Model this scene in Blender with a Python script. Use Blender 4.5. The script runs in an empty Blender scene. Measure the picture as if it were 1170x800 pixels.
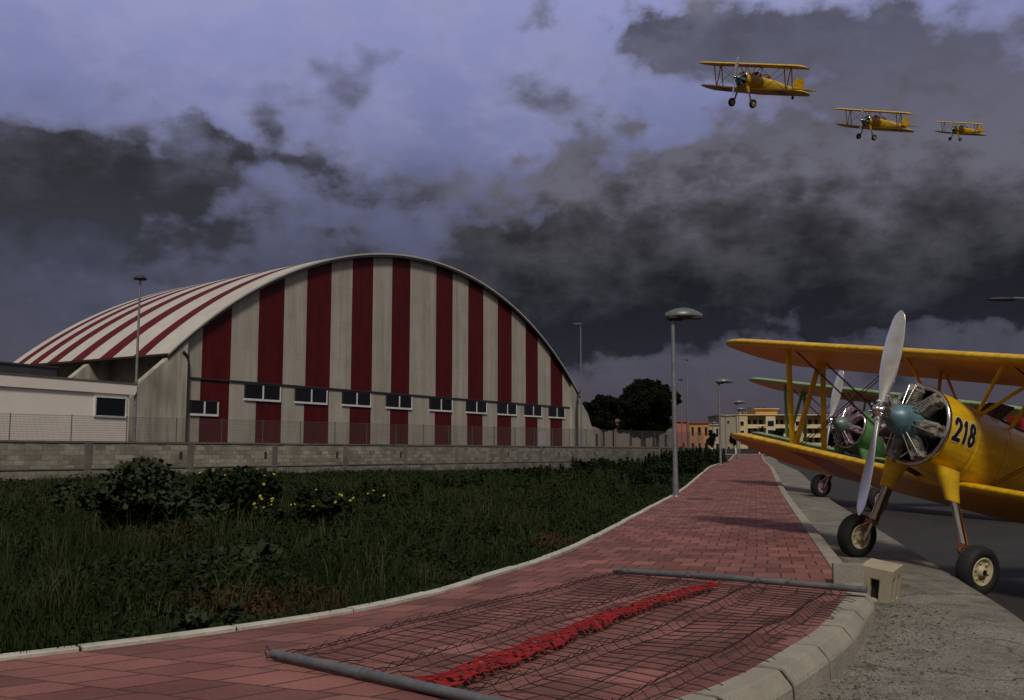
import bpy, math, random
import numpy as np
from mathutils import Vector, Matrix
random.seed(7); rng = np.random.default_rng(7)
S = bpy.context.scene
COL = S.collection
R = math.radians

# ------------------------------------------------------------------ camera
CAMZ = 1.15
PIT = math.atan(117/1130)
cam = bpy.data.objects.new('camera', bpy.data.cameras.new('camera'))
COL.objects.link(cam)
cam.data.sensor_width = 36; cam.data.lens = 1130/1170*36
cam.data.clip_start = .05; cam.data.clip_end = 8000
cam.location = (0, 0, CAMZ); cam.rotation_euler = (math.pi/2+PIT, 0, 0)
S.camera = cam

def ray(px, py):
    u = -(py-400)/1130; v = (px-585)/1130
    return Vector((v, math.cos(PIT)-u*math.sin(PIT), math.sin(PIT)+u*math.cos(PIT)))
CAMP = Vector((0, 0, CAMZ))
def at(px, py, Y):
    r = ray(px, py); return CAMP + r*(Y/r.y)
def gnd(px, py, z=0):
    r = ray(px, py); return CAMP + r*((z-CAMZ)/r.z)

# ------------------------------------------------------------------ materials
MATS = {}
def nd(nt, t, **kw):
    n = nt.nodes.new(t)
    for k, v in kw.items(): setattr(n, k, v)
    return n
def mat(name, c1, c2=None, scale=4., rough=.7, metal=0., bump=0., bscale=None, detail=6., spec=.4, coord='Object', trans=0., coat=0., contrast=(.35, .65)):
    """noise varied principled material"""
    if name in MATS: return MATS[name]
    m = bpy.data.materials.new(name); m.use_nodes = True; nt = m.node_tree
    b = nt.nodes['Principled BSDF']
    b.inputs['Roughness'].default_value = rough; b.inputs['Metallic'].default_value = metal
    b.inputs['Specular IOR Level'].default_value = spec
    if coat: b.inputs['Coat Weight'].default_value = coat; b.inputs['Coat Roughness'].default_value = .15
    c2 = c2 or tuple(x*.75 for x in c1)
    tc = nd(nt, 'ShaderNodeTexCoord')
    n = nd(nt, 'ShaderNodeTexNoise'); n.inputs['Scale'].default_value = scale; n.inputs['Detail'].default_value = detail
    n.inputs['Roughness'].default_value = .62
    nt.links.new(tc.outputs[coord], n.inputs['Vector'])
    r = nd(nt, 'ShaderNodeValToRGB'); e = r.color_ramp.elements
    e[0].position, e[1].position = contrast; e[0].color = (*c2, 1); e[1].color = (*c1, 1)
    nt.links.new(n.outputs['Fac'], r.inputs['Fac']); nt.links.new(r.outputs['Color'], b.inputs['Base Color'])
    if bump:
        n2 = nd(nt, 'ShaderNodeTexNoise'); n2.inputs['Scale'].default_value = bscale or scale*6; n2.inputs['Detail'].default_value = 5
        nt.links.new(tc.outputs[coord], n2.inputs['Vector'])
        bp = nd(nt, 'ShaderNodeBump'); bp.inputs['Strength'].default_value = bump; bp.inputs['Distance'].default_value = .02
        nt.links.new(n2.outputs['Fac'], bp.inputs['Height']); nt.links.new(bp.outputs['Normal'], b.inputs['Normal'])
    MATS[name] = m
    return m

def mixc(nt, fac, a, b, mode='MIX'):
    n = nd(nt, 'ShaderNodeMix'); n.data_type = 'RGBA'; n.blend_type = mode
    for s, v in ((n.inputs[0], fac), (n.inputs[6], a), (n.inputs[7], b)):
        if hasattr(v, 'is_output'): nt.links.new(v, s)
        elif isinstance(v, tuple): s.default_value = (*v[:3], 1)
        else: s.default_value = v
    return n.outputs[2]
def ramp(nt, fac, p0, p1, c0=(0, 0, 0), c1=(1, 1, 1)):
    r = nd(nt, 'ShaderNodeValToRGB'); e = r.color_ramp.elements
    e[0].position, e[1].position = p0, p1; e[0].color = (*c0, 1); e[1].color = (*c1, 1)
    nt.links.new(fac, r.inputs['Fac']); return r.outputs['Color']
def noise(nt, vec, scale, detail=6, rough=.6):
    n = nd(nt, 'ShaderNodeTexNoise'); n.inputs['Scale'].default_value = scale; n.inputs['Detail'].default_value = detail
    n.inputs['Roughness'].default_value = rough; nt.links.new(vec, n.inputs['Vector']); return n.outputs['Fac']

def brick_mat(name, c1, c2, mortar, bw, rh, ms, coord='UV', rough=.85, stain=None, bump=.5, offset=.5, speck=40., spots=None):
    m = bpy.data.materials.new(name); m.use_nodes = True; nt = m.node_tree; b = nt.nodes['Principled BSDF']
    b.inputs['Roughness'].default_value = rough; b.inputs['Specular IOR Level'].default_value = .3
    tc = nd(nt, 'ShaderNodeTexCoord'); V = tc.outputs[coord]
    # slightly wavy joints
    nz = nd(nt, 'ShaderNodeTexNoise'); nz.inputs['Scale'].default_value = 3.; nt.links.new(V, nz.inputs['Vector'])
    vm = nd(nt, 'ShaderNodeVectorMath', operation='MULTIPLY_ADD'); nt.links.new(nz.outputs['Color'], vm.inputs[0])
    vm.inputs[1].default_value = (.03, .03, 0); nt.links.new(V, vm.inputs[2])
    br = nd(nt, 'ShaderNodeTexBrick'); nt.links.new(vm.outputs[0], br.inputs['Vector'])
    br.offset = offset
    br.inputs['Color1'].default_value = (*c1, 1); br.inputs['Color2'].default_value = (*c2, 1); br.inputs['Mortar'].default_value = (*mortar, 1)
    br.inputs['Scale'].default_value = 1; br.inputs['Brick Width'].default_value = bw; br.inputs['Row Height'].default_value = rh
    br.inputs['Mortar Size'].default_value = ms; br.inputs['Mortar Smooth'].default_value = .25; br.inputs['Bias'].default_value = 0
    O = tc.outputs['Object']
    c = br.outputs['Color']
    f1 = ramp(nt, noise(nt, O, speck, 3, .7), .3, .75, (.62, .62, .62), (1.25, 1.25, 1.25))
    c = mixc(nt, .7, c, f1, 'MULTIPLY')
    f2 = ramp(nt, noise(nt, O, 1.1, 6, .65), .34, .66, (.62, .6, .6), (1.15, 1.15, 1.15))
    c = mixc(nt, .75, c, f2, 'MULTIPLY')
    if stain:
        f3 = ramp(nt, noise(nt, O, .45, 7, .7), .52, .72); c = mixc(nt, mulf(nt, f3, .6), c, stain)
    nt.links.new(c, b.inputs['Base Color'])
    if bump:
        bp = nd(nt, 'ShaderNodeBump'); bp.inputs['Strength'].default_value = bump; bp.inputs['Distance'].default_value = .012
        inv = nd(nt, 'ShaderNodeMath', operation='MULTIPLY_ADD'); nt.links.new(br.outputs['Fac'], inv.inputs[0]); inv.inputs[1].default_value = -1; 
        n3 = noise(nt, O, speck*2, 4); 
        k = nd(nt, 'ShaderNodeMath', operation='MULTIPLY'); nt.links.new(n3, k.inputs[0]); k.inputs[1].default_value = .35
        nt.links.new(k.outputs[0], inv.inputs[2]); nt.links.new(inv.outputs[0], bp.inputs['Height'])
        nt.links.new(bp.outputs['Normal'], b.inputs['Normal'])
    return m
def mulf(nt, s, k):
    n = nd(nt, 'ShaderNodeMath', operation='MULTIPLY'); nt.links.new(s, n.inputs[0]); n.inputs[1].default_value = k; return n.outputs[0]

# ------------------------------------------------------------------ mesh builder
class MB:
    def __init__(s): s.v = []; s.f = []; s.m = []; s.sm = []; s.uv = None
    def add(s, vs, fs, mi=0, sm=False):
        k = len(s.v); s.v.extend(Vector(v) for v in vs)
        for f in fs: s.f.append(tuple(i+k for i in f)); s.m.append(mi); s.sm.append(sm)
        return s
    def box(s, c, size, rot=None, mi=0, taper=1.):
        x, y, z = (d/2 for d in size); c = Vector(c)
        vs = []
        for dz in (-1, 1):
            t = taper if dz > 0 else 1
            for dx, dy in ((-1, -1), (1, -1), (1, 1), (-1, 1)):
                p = Vector((dx*x*t, dy*y*t, dz*z)); vs.append(c + (rot @ p if rot else p))
        return s.add(vs, [(3, 2, 1, 0), (4, 5, 6, 7), (0, 1, 5, 4), (1, 2, 6, 5), (2, 3, 7, 6), (3, 0, 4, 7)], mi)
    def loft(s, rings, mi=0, sm=True, caps=(True, True), closed=True):
        n = len(rings[0]); vs = [p for r in rings for p in r]; fs = []
        for i in range(len(rings)-1):
            for j in range(n if closed else n-1):
                a = i*n+j; b = i*n+(j+1) % n; fs.append((a, b, b+n, a+n))
        s.add(vs, fs, mi, sm)
        if caps[0]: s.add(rings[0], [tuple(reversed(range(n)))], mi)
        if caps[1]: s.add(rings[-1], [tuple(range(n))], mi)
        return s
    def tube(s, pts, r, n=8, mi=0, caps=True, flat=1., up=None):
        pts = [Vector(p) for p in pts]; rings = []
        rs = r if isinstance(r, (list, tuple)) else [r]*len(pts)
        X = None
        for i, p in enumerate(pts):
            t = (pts[min(i+1, len(pts)-1)]-pts[max(i-1, 0)]).normalized()
            if X is None:
                a = Vector(up) if up else (Vector((0, 0, 1)) if abs(t.z) < .9 else Vector((1, 0, 0)))
                X = (a-t*a.dot(t)).normalized()
            else: X = (X-t*X.dot(t)).normalized()
            Yv = t.cross(X)
            rings.append([p+(X*math.cos(q)+Yv*math.sin(q)*flat)*rs[i] for q in (2*math.pi*j/n for j in range(n))])
        return s.loft(rings, mi, True, (caps, caps))
    def lathe(s, prof, o, ax, n=24, mi=0, sm=True, caps=(False, False)):
        ax = Vector(ax).normalized(); o = Vector(o)
        a = Vector((0, 0, 1)) if abs(ax.z) < .9 else Vector((1, 0, 0))
        X = (a-ax*a.dot(ax)).normalized(); Yv = ax.cross(X)
        rings = [[o+ax*t+(X*math.cos(q)+Yv*math.sin(q))*r for q in (2*math.pi*j/n for j in range(n))] for t, r in prof]
        return s.loft(rings, mi, sm, caps)
    def prism(s, poly, d, mi=0, mi_side=None):
        """closed planar polygon extruded by vector d"""
        n = len(poly); d = Vector(d); p = [Vector(q) for q in poly]; k = mi if mi_side is None else mi_side
        s.add(p, [tuple(range(n))], mi); s.add([q+d for q in p], [tuple(reversed(range(n)))], mi)
        s.add(p+[q+d for q in p], [(j, j+n, (j+1) % n+n, (j+1) % n) for j in range(n)], k)
        return s
    def build(s, name, mats, parent=None, org=(0, 0, 0), autosm=True, fix=True):
        me = bpy.data.meshes.new(name); o = Vector(org)
        me.from_pydata([tuple(v-o) for v in s.v], [], s.f)
        for m in (mats if isinstance(mats, (list, tuple)) else [mats]): me.materials.append(m)
        me.polygons.foreach_set('material_index', s.m); me.polygons.foreach_set('use_smooth', s.sm)
        if fix:
            import bmesh
            bm = bmesh.new(); bm.from_mesh(me); bmesh.ops.recalc_face_normals(bm, faces=bm.faces); bm.to_mesh(me); bm.free()
        me.update()
        ob = bpy.data.objects.new(name, me); COL.objects.link(ob)
        if parent: ob.parent = parent
        else: ob.location = o
        return ob
def npmesh(name, V, F, mats, parent=None, loc=None, smooth=False, uv=None, mi=None):
    """big mesh from numpy arrays (F: n x 3 or n x 4)"""
    me = bpy.data.meshes.new(name); V = np.asarray(V, np.float32); F = np.asarray(F, np.int32)
    k = F.shape[1]
    me.vertices.add(len(V)); me.vertices.foreach_set('co', V.ravel())
    me.loops.add(F.size); me.loops.foreach_set('vertex_index', F.ravel())
    me.polygons.add(len(F)); me.polygons.foreach_set('loop_start', np.arange(0, F.size, k, dtype=np.int32))
    me.polygons.foreach_set('loop_total', np.full(len(F), k, np.int32))
    if smooth: me.polygons.foreach_set('use_smooth', np.ones(len(F), bool))
    for m in (mats if isinstance(mats, (list, tuple)) else [mats]): me.materials.append(m)
    if mi is not None: me.polygons.foreach_set('material_index', np.asarray(mi, np.int32))
    me.update(calc_edges=True)
    if uv is not None:
        l = me.uv_layers.new(name='UVMap'); l.data.foreach_set('uv', np.asarray(uv, np.float32)[F.ravel()].ravel())
    ob = bpy.data.objects.new(name, me); COL.objects.link(ob)
    if parent: ob.parent = parent
    if loc is not None: ob.location = loc
    return ob
def empty(name, loc, label=None, cat=None, group=None, rot=None):
    o = bpy.data.objects.new(name, None); COL.objects.link(o); o.location = loc; o.empty_display_size = .2
    if rot is not None: o.rotation_mode = 'QUATERNION'; o.rotation_quaternion = rot.to_quaternion()
    return tag(o, label, cat, group)
def tag(o, label=None, cat=None, group=None, kind=None):
    if label: o['label'] = label
    if cat: o['category'] = cat
    if group: o['group'] = group
    if kind: o['kind'] = kind
    return o
def copy_tree(o, parent=None):
    c = o.copy(); COL.objects.link(c)
    if parent: c.parent = parent
    for ch in list(o.children): copy_tree(ch, c)
    return c

# ------------------------------------------------------------------ palette
M_red = mat('cladding_red', (.17, .012, .014), (.13, .009, .011), 1.5, .45)
M_white = None
def ribbed(m, direction, scale):
    nt = m.node_tree; b = nt.nodes['Principled BSDF']; tc = nd(nt, 'ShaderNodeTexCoord')
    mp = nd(nt, 'ShaderNodeVectorMath', operation='DOT_PRODUCT'); nt.links.new(tc.outputs['Object'], mp.inputs[0]); mp.inputs[1].default_value = direction
    k = mulf(nt, mp.outputs['Value'], scale*2*math.pi)
    sn = nd(nt, 'ShaderNodeMath', operation='SINE'); nt.links.new(k, sn.inputs[0])
    pw = nd(nt, 'ShaderNodeMath', operation='GREATER_THAN'); nt.links.new(sn.outputs[0], pw.inputs[0]); pw.inputs[1].default_value = .9
    bp = nd(nt, 'ShaderNodeBump'); bp.inputs['Strength'].default_value = .5; bp.inputs['Distance'].default_value = .03
    nt.links.new(pw.outputs[0], bp.inputs['Height']); nt.links.new(bp.outputs['Normal'], b.inputs['Normal'])
M_conc = mat('concrete_grey', (.33, .31, .27), (.20, .19, .165), 1.2, .9, bump=.3)
M_conc_d = mat('concrete_dark', (.20, .19, .17), (.12, .115, .10), 2., .9, bump=.3)
M_render = mat('painted_render', (.84, .76, .69), (.78, .70, .63), .7, .9)
M_frame = mat('white_frame', (.72, .72, .70), None, 3., .5)
M_glass = mat('window_glass', (.012, .014, .018), (.008, .009, .012), .6, .12, spec=.35)
M_dark = mat('dark_metal', (.03, .03, .034), None, 4., .55)
M_galv = mat('galvanised_steel', (.30, .31, .32), (.20, .21, .22), 5., .45, .6)
M_lampgrey = mat('lamp_grey', (.15, .16, .165), (.10, .11, .115), 3., .4, .2)
M_wire = mat('rusty_wire', (.045, .03, .025), (.02, .016, .015), 9., .7, .3)

# ------------------------------------------------------------------ sky + sun
SUN_AZ, SUN_EL = 175., 48.     # azimuth clockwise from +Y
def world():
    w = bpy.data.worlds.new('World'); S.world = w; w.use_nodes = True; nt = w.node_tree
    bg = nt.nodes['Background']
    class E:
        def __init__(s, k): s.k = k
        @staticmethod
        def op(o, *a):
            n = nd(nt, 'ShaderNodeMath', operation=o)
            for i, x in enumerate(a):
                if isinstance(x, E): nt.links.new(x.k, n.inputs[i])
                else: n.inputs[i].default_value = x
            return E(n.outputs[0])
        def __add__(a, b): return E.op('ADD', a, b)
        __radd__ = __add__
        def __sub__(a, b): return E.op('SUBTRACT', a, b)
        def __mul__(a, b): return E.op('MULTIPLY', a, b)
        __rmul__ = __mul__
    def sstep(x, a, b):
        n = nd(nt, 'ShaderNodeMapRange'); n.interpolation_type = 'SMOOTHSTEP'; n.inputs[1].default_value = a; n.inputs[2].default_value = b
        nt.links.new(x.k, n.inputs[0]); return E(n.outputs[0])
    tc = nd(nt, 'ShaderNodeTexCoord'); sp = nd(nt, 'ShaderNodeSeparateXYZ'); nt.links.new(tc.outputs['Generated'], sp.inputs[0])
    x, y, z = (E(o) for o in sp.outputs)
    D = 180/math.pi
    az = E.op('ARCTAN2', x, y)*D; el = E.op('ARCSINE', z)*D
    def fb(kx, ky, sc, det, off, rough=.55, dist=0.):
        cv = nd(nt, 'ShaderNodeCombineXYZ'); nt.links.new((az*kx).k, cv.inputs[0]); nt.links.new((el*ky).k, cv.inputs[1]); cv.inputs[2].default_value = off
        n = nd(nt, 'ShaderNodeTexNoise'); n.inputs['Scale'].default_value = sc; n.inputs['Detail'].default_value = det; n.inputs['Roughness'].default_value = rough
        n.inputs['Distortion'].default_value = dist
        nt.links.new(cv.outputs[0], n.inputs['Vector']); return E(n.outputs['Fac'])-.5
    w1 = fb(1, 1.5, .10, 3, 3.1); w2 = fb(1, 1.5, .10, 3, 9.7)
    w3 = fb(1, 1.3, .45, 4, 21.); w4 = fb(1, 1.3, .45, 4, 33.)
    azw = az + w1*20. + w3*7.; elw = el + w2*10. + w4*4.5
    big = fb(1, 1.7, .085, 9, 1.3, .56, .25)
    fine = fb(1, 1.9, .30, 8, 5.5, .62, .2)
    puff = fb(1, 1.35, .16, 10, 12.5, .60, .15)
    def blob(px, py, rx, ry, wt):
        r = ray(px, py).normalized(); a0 = math.degrees(math.atan2(r.x, r.y)); e0 = math.degrees(math.asin(r.z))
        k = math.degrees(1/1136)
        qa = (azw-a0)*(1/(rx*k)); qe = (elw-e0)*(1/(ry*k))
        q = qa*qa+qe*qe
        return E.op('EXPONENT', q*-1.)*wt
    def billow(sc, off, det=6):
        n_ = fb(1, 1.25, sc, det, off, .5, .1); return E.op('ABSOLUTE', n_)*-2.2+.42
    bil = billow(.17, 2.7)*.65+billow(.42, 7.1, 5)*.35
    blobs = [(40, 210, 170, 62, 1.0), (110, 165, 70, 40, .45), (285, 155, 80, 34, .62), (425, 90, 75, 36, .46), (460, 62, 34, 26, .22), (400, 195, 110, 40, .40), (100, 300, 260, 62, .42), (540, 265, 110, 50, -.12),
             (850, 290, 310, 100, 1.25), (660, 330, 240, 72, .95), (1080, 265, 190, 100, .95), (790, 195, 110, 42, .62), (640, 240, 90, 42, .50), (960, 190, 130, 40, .5),
             (880, 30, 145, 40, .95), (760, 42, 50, 22, .45), (1060, 62, 130, 50, .55), (598, 6, 55, 24, .34), (600, 112, 55, 18, .22), (1130, 160, 90, 36, .35),
             (760, 440, 300, 20, -.22), (1100, 382, 150, 18, -.25), (540, 180, 60, 60, -.2), (250, 50, 330, 50, -.15)]
    T = None
    for b in blobs:
        e = blob(*b); T = e if T is None else T+e
    other = sstep(el, 27, 50)
    T = T + other*.12
    Dn = T + big*1.1 + puff*1.2 + fine*.45 + bil*.22 - .07
    # clear / thinly veiled blue
    sky = nd(nt, 'ShaderNodeTexSky'); sky.sky_type = 'NISHITA'; sky.sun_disc = False
    sky.sun_elevation = R(SUN_EL); sky.sun_rotation = R(SUN_AZ)
    nish = mixc(nt, 1., sky.outputs['Color'], (.62, .40, .52), 'MULTIPLY')
    def stops(x, st_, lo, hi):
        mr = nd(nt, 'ShaderNodeMapRange'); nt.links.new(x.k, mr.inputs[0]); mr.inputs[1].default_value = lo; mr.inputs[2].default_value = hi
        r_ = nd(nt, 'ShaderNodeValToRGB'); el_ = r_.color_ramp.elements; mx = max(max(c) for p, c in st_)
        while len(el_) < len(st_): el_.new(.5)
        for q, (p, c) in zip(el_, sorted(st_)): q.position = (p-lo)/(hi-lo); q.color = (*[v/mx for v in c], 1)
        nt.links.new(mr.outputs[0], r_.inputs['Fac']); return mixc(nt, 1., r_.outputs['Color'], (mx, mx, mx), 'MULTIPLY')
    clear = stops(el+big*12., [(2, (.30, .32, .46)), (8, (.40, .43, .60)), (14, (1.05, 1.15, 2.05)), (19, (1.75, 1.92, 3.6)), (25, (2.5, 2.68, 4.8)), (34, (2.7, 2.8, 4.4))], 0, 40)
    vb = sstep(big+fine*.8+puff*.6, -.10, .16)
    clear = mixc(nt, (vb*.30).k, clear, mixc(nt, sstep(el, 8, 22).k, (.60, .61, .80), (3.1, 3.1, 4.5)))
    clear = mixc(nt, .10, clear, nish)
    # cloud bodies: lit ragged tops, dark flat undersides
    eR = el + bil*7. + puff*12. + fine*7. - 1.2
    cR = stops(eR, [(5.5, (.17, .175, .25)), (8, (.14, .145, .195)), (11, (.27, .27, .34)), (14, (.46, .45, .54)), (17.5, (.95, .93, 1.18)), (20, (.92, .92, 1.25)), (24, (.75, .77, 1.12)), (32, (1.3, 1.3, 1.6))], 0, 40)
    cL = stops(eR, [(6, (.46, .52, .78)), (9.5, (.52, .58, .84)), (12.5, (.30, .32, .42)), (15, (.27, .275, .34)), (17.5, (.36, .37, .47)), (19, (.55, .57, .80)), (21, (.85, .89, 1.40)), (25, (1.0, 1.05, 1.9)), (32, (1.3, 1.3, 1.6))], 0, 40)
    cc = mixc(nt, sstep(az+w1*8., -9., 1.).k, cL, cR)
    md = sstep(puff*1.0+fine*.8+bil*.5, -.16, .30); cc = mixc(nt, 1., cc, mixc(nt, md.k, (.80, .80, .80), (1.18, 1.18, 1.20)), 'MULTIPLY')
    rim = sstep(Dn, .62, .30)
    cc = mixc(nt, (rim*.55).k, cc, mixc(nt, sstep(el, 6, 18).k, (.46, .48, .70), (1.25, 1.25, 1.9)))
    alpha = sstep(Dn, .10, .60)
    col = mixc(nt, alpha.k, clear, cc)
    # the rest of the dome, behind and overhead: broken bright cloud
    ov = mixc(nt, sstep(puff+big, -.25, .25).k, (1.3, 1.24, 1.15), (2.3, 2.16, 1.95))
    back = sstep(y, .25, -.25)
    col = mixc(nt, E.op('MAXIMUM', other, back*sstep(el, 2, 14)).k, col, ov)
    lowm = sstep(el, -.5, -4.)
    col = mixc(nt, sstep(el, -3., .0).k, (.5, .5, .55), col)
    nt.links.new(col, bg.inputs['Color']); bg.inputs['Strength'].default_value = .115
world()
sun = bpy.data.objects.new('sun', bpy.data.lights.new('sun', 'SUN')); COL.objects.link(sun)
sun.data.energy = 2.15; sun.data.angle = R(10); sun.data.color = (1, .925, .82)
sd = Vector((math.sin(R(SUN_AZ))*math.cos(R(SUN_EL)), math.cos(R(SUN_AZ))*math.cos(R(SUN_EL)), math.sin(R(SUN_EL))))
sun.rotation_euler = sd.to_track_quat('Z', 'Y').to_euler(); sun.location = sd*60
S.view_settings.view_transform = 'Standard'; S.view_settings.look = 'None'; S.view_settings.exposure = 0; S.view_settings.gamma = 1
S.cycles.max_bounces = 6

# ------------------------------------------------------------------ path geometry
def smooth(x, a, b):
    t = np.clip((np.asarray(x, float)-a)/(b-a), 0, 1); return t*t*(3-2*t)
def zprof(Y): return .45*smooth(Y, 26, 52)+.42*smooth(Y, 84, 108)
NR = np.array([.9719, -.2356])
st = [114, 100, 86, 72, 60, 50, 42, 35, 29, 24, 20, 17, 14, 12, 10.4]
Rp = [(2.78+(Y-8.4)*.2437, Y) for Y in st]
Lp = [(x-2.80*NR[0], Y-2.80*NR[1]) for x, Y in Rp[:-1]]+[(.45, 11.0)]
Rp += [(2.78, 8.4), (2.49, 7.7), (2.08, 6.8), (1.58, 5.91), (1.05, 5.1), (.45, 4.42), (-.35, 3.75), (-1.4, 3.1), (-2.9, 2.4), (-5.2, 1.6)]
Lp += [(-.28, 9.05), (-.62, 8.2), (-1.05, 7.42), (-1.55, 6.8), (-2.1, 6.25), (-2.75, 5.7), (-3.5, 5.15), (-4.5, 4.55), (-6, 3.9), (-8.5, 3.2)]
def catmull(P, m=10):
    P = np.array(P, float); Q = np.vstack([2*P[0]-P[1], P, 2*P[-1]-P[-2]]); out = []
    for i in range(1, len(Q)-2):
        p0, p1, p2, p3 = Q[i-1:i+3]
        for k in range(m):
            t = k/m; out.append(.5*((2*p1)+(p2-p0)*t+(2*p0-5*p1+4*p2-p3)*t*t+(3*p1-p0-3*p2+p3)*t**3))
    out.append(P[-1]); return np.array(out)
RE = catmull(Rp); LE = catmull(Lp)
def normals(P):
    T = np.gradient(P, axis=0); T /= np.linalg.norm(T, axis=1)[:, None]
    return np.stack([-T[:, 1], T[:, 0]], 1)     # far -> near travel: left of travel = outward (road) side
RN = normals(RE)
def arc(P): return np.concatenate([[0], np.cumsum(np.linalg.norm(np.diff(P, axis=0), axis=1))])
CEN = (RE+LE)/2; SA = arc(CEN); RA = arc(RE); LA = arc(LE)

def sdist(X, Y, P, N):
    """signed distance to polyline, positive on the N side"""
    X = np.asarray(X, float); Y = np.asarray(Y, float); best = np.full(X.shape, 1e9); sg = np.ones(X.shape)
    for i in range(0, len(P)-1, 2):
        j = min(i+2, len(P)-1); a, b = P[i], P[j]; d = b-a; L2 = d@d
        t = np.clip(((X-a[0])*d[0]+(Y-a[1])*d[1])/L2, 0, 1)
        ex, ey = X-a[0]-t*d[0], Y-a[1]-t*d[1]; q = np.hypot(ex, ey); n = np.array([-d[1], d[0]])
        s = np.sign(ex*n[0]+ey*n[1]); u = q < best; best = np.where(u, q, best); sg = np.where(u, s, sg)
    return best*np.where(sg == 0, 1, sg)
def sdist_road(X, Y): return sdist(X, Y, RE, RN)
LN = normals(LE)
def sdist_left(X, Y): return -sdist(X, Y, LE, LN)   # positive into the field

STRIP0, SLOPE_S = .22, .05
LIP, SLOPE_R = .168, .20
def DROPF(Y): return .127+.063*(1-smooth(Y, 5.5, 10))
def strip_w(Y): return 1.35+.75*(1-smooth(Y, 4.5, 8.5))
def zroad(s, Y):
    """height of the strip / road at distance s outside the pavers"""
    w = strip_w(Y); s = np.asarray(s, float)
    zs = -DROPF(Y)-SLOPE_S*(np.minimum(s, w)-STRIP0)
    zr = -LIP*smooth(Y, 3, 7)-SLOPE_R*np.clip(s-w, 0, .5)-.03*np.clip(s-w-.5, 0, 8)
    return zprof(Y)+np.where(s <= w, zs, zs+zr)

def ribbon(name, offs, base, nrm, zf, mats, uvs=None, kind='structure', smooth_=True, i0=0, i1=None):
    """offs: list of functions/arrays (n stations) of lateral offset"""
    n = len(base); V = []; UV = []; ar = arc(base)
    for o in offs:
        o = np.broadcast_to(np.asarray(o, float), (n,))
        p = base+nrm*o[:, None]; z = zf(o, base[:, 1]); V.append(np.column_stack([p, z])); UV.append(np.column_stack([o, ar]))
    k = len(offs); V = np.array(V).transpose(1, 0, 2).reshape(-1, 3); UV = np.array(UV).transpose(1, 0, 2).reshape(-1, 2)
    F = [(i*k+j, (i+1)*k+j, (i+1)*k+j+1, i*k+j+1) for i in range(n-1) for j in range(k-1)]
    ob = npmesh(name, V, F, mats, smooth=smooth_, uv=UV)
    return tag(ob, kind=kind)

# red paver walkway: rows of pavers run across, UV in metres
M_paver = brick_mat('red_pavers', (.305, .124, .108), (.160, .062, .054), (.085, .046, .040), .25, .38, .010, speck=48, stain=(.16, .078, .064), bump=1.)
k = 14; n = len(RE); ts = np.linspace(0, 1, k)
V = np.array([RE+(LE-RE)*t for t in ts]).transpose(1, 0, 2).reshape(-1, 2)
zz = np.repeat(zprof(RE[:, 1]), k)
Wd = np.linalg.norm(LE-RE, axis=1)
UV = np.column_stack([np.tile(ts, n)*np.repeat(np.where(SA > 0, 2.9, 2.9), k), np.repeat(SA, k)])
F = [(i*k+j, (i+1)*k+j, (i+1)*k+j+1, i*k+j+1) for i in range(n-1) for j in range(k-1)]
tag(npmesh('pavement', np.column_stack([V, zz]), F, M_paver, smooth=True, uv=UV), kind='structure')

# concrete strip beside the kerb + asphalt road
def concrete_strip_mat():
    m = mat('concrete_strip', (.27, .25, .22), (.15, .138, .12), 1.0, .92, bump=.55, bscale=28., detail=9, contrast=(.3, .7)); nt = m.node_tree; b = nt.nodes['Principled BSDF']
    tc = nd(nt, 'ShaderNodeTexCoord'); c = b.inputs['Base Color'].links[0].from_socket
    sp = ramp(nt, noise(nt, tc.outputs['Object'], 60, 4, .75), .40, .60, (.45, .43, .40), (1.2, 1.2, 1.2)); c = mixc(nt, .95, c, sp, 'MULTIPLY')
    # dark gritty dirt patches and hairline cracks
    dm = ramp(nt, noise(nt, tc.outputs['Object'], 2.3, 9, .8), .47, .62); c = mixc(nt, mulf(nt, dm, .8), c, (.085, .075, .06))
    vo = nd(nt, 'ShaderNodeTexVoronoi', feature='DISTANCE_TO_EDGE'); vo.inputs['Scale'].default_value = .55
    wv = nd(nt, 'ShaderNodeVectorMath', operation='MULTIPLY_ADD'); nz = nd(nt, 'ShaderNodeTexNoise'); nz.inputs['Scale'].default_value = 2.2; nz.inputs['Detail'].default_value = 6
    nt.links.new(tc.outputs['Object'], nz.inputs['Vector']); nt.links.new(nz.outputs['Color'], wv.inputs[0]); wv.inputs[1].default_value = (.7, .7, .7); nt.links.new(tc.outputs['Object'], wv.inputs[2])
    nt.links.new(wv.outputs[0], vo.inputs['Vector'])
    cr = ramp(nt, vo.outputs['Distance'], .0, .012, (.35, .33, .3), (1, 1, 1)); c = mixc(nt, .85, c, cr, 'MULTIPLY')
    nt.links.new(c, b.inputs['Base Color']); return m
M_strip = concrete_strip_mat()
M_asph = mat('asphalt', (.030, .027, .025), (.018, .0165, .0155), 1.3, .88, bump=.6, bscale=70., detail=9)
sw = strip_w(RE[:, 1])
ribbon('gutter_strip', [sw*0+.205]+[.22+(sw-.22)*t for t in (.15, .35, .55, .75, .9, 1.)]+[sw+.004],
       RE, RN, lambda o, Y: np.where(o > strip_w(Y), zprof(Y)-DROPF(Y)-SLOPE_S*(strip_w(Y)-STRIP0)-.16, zroad(o, Y)), M_strip)
ribbon('road', [sw-.01+d for d in (0, .25, .5, .8, 1.3, 1.9, 3, 4.5, 6, 7.6)], RE, RN, lambda o, Y: zroad(np.maximum(o, strip_w(Y)+1e-4), Y), M_asph)

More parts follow.
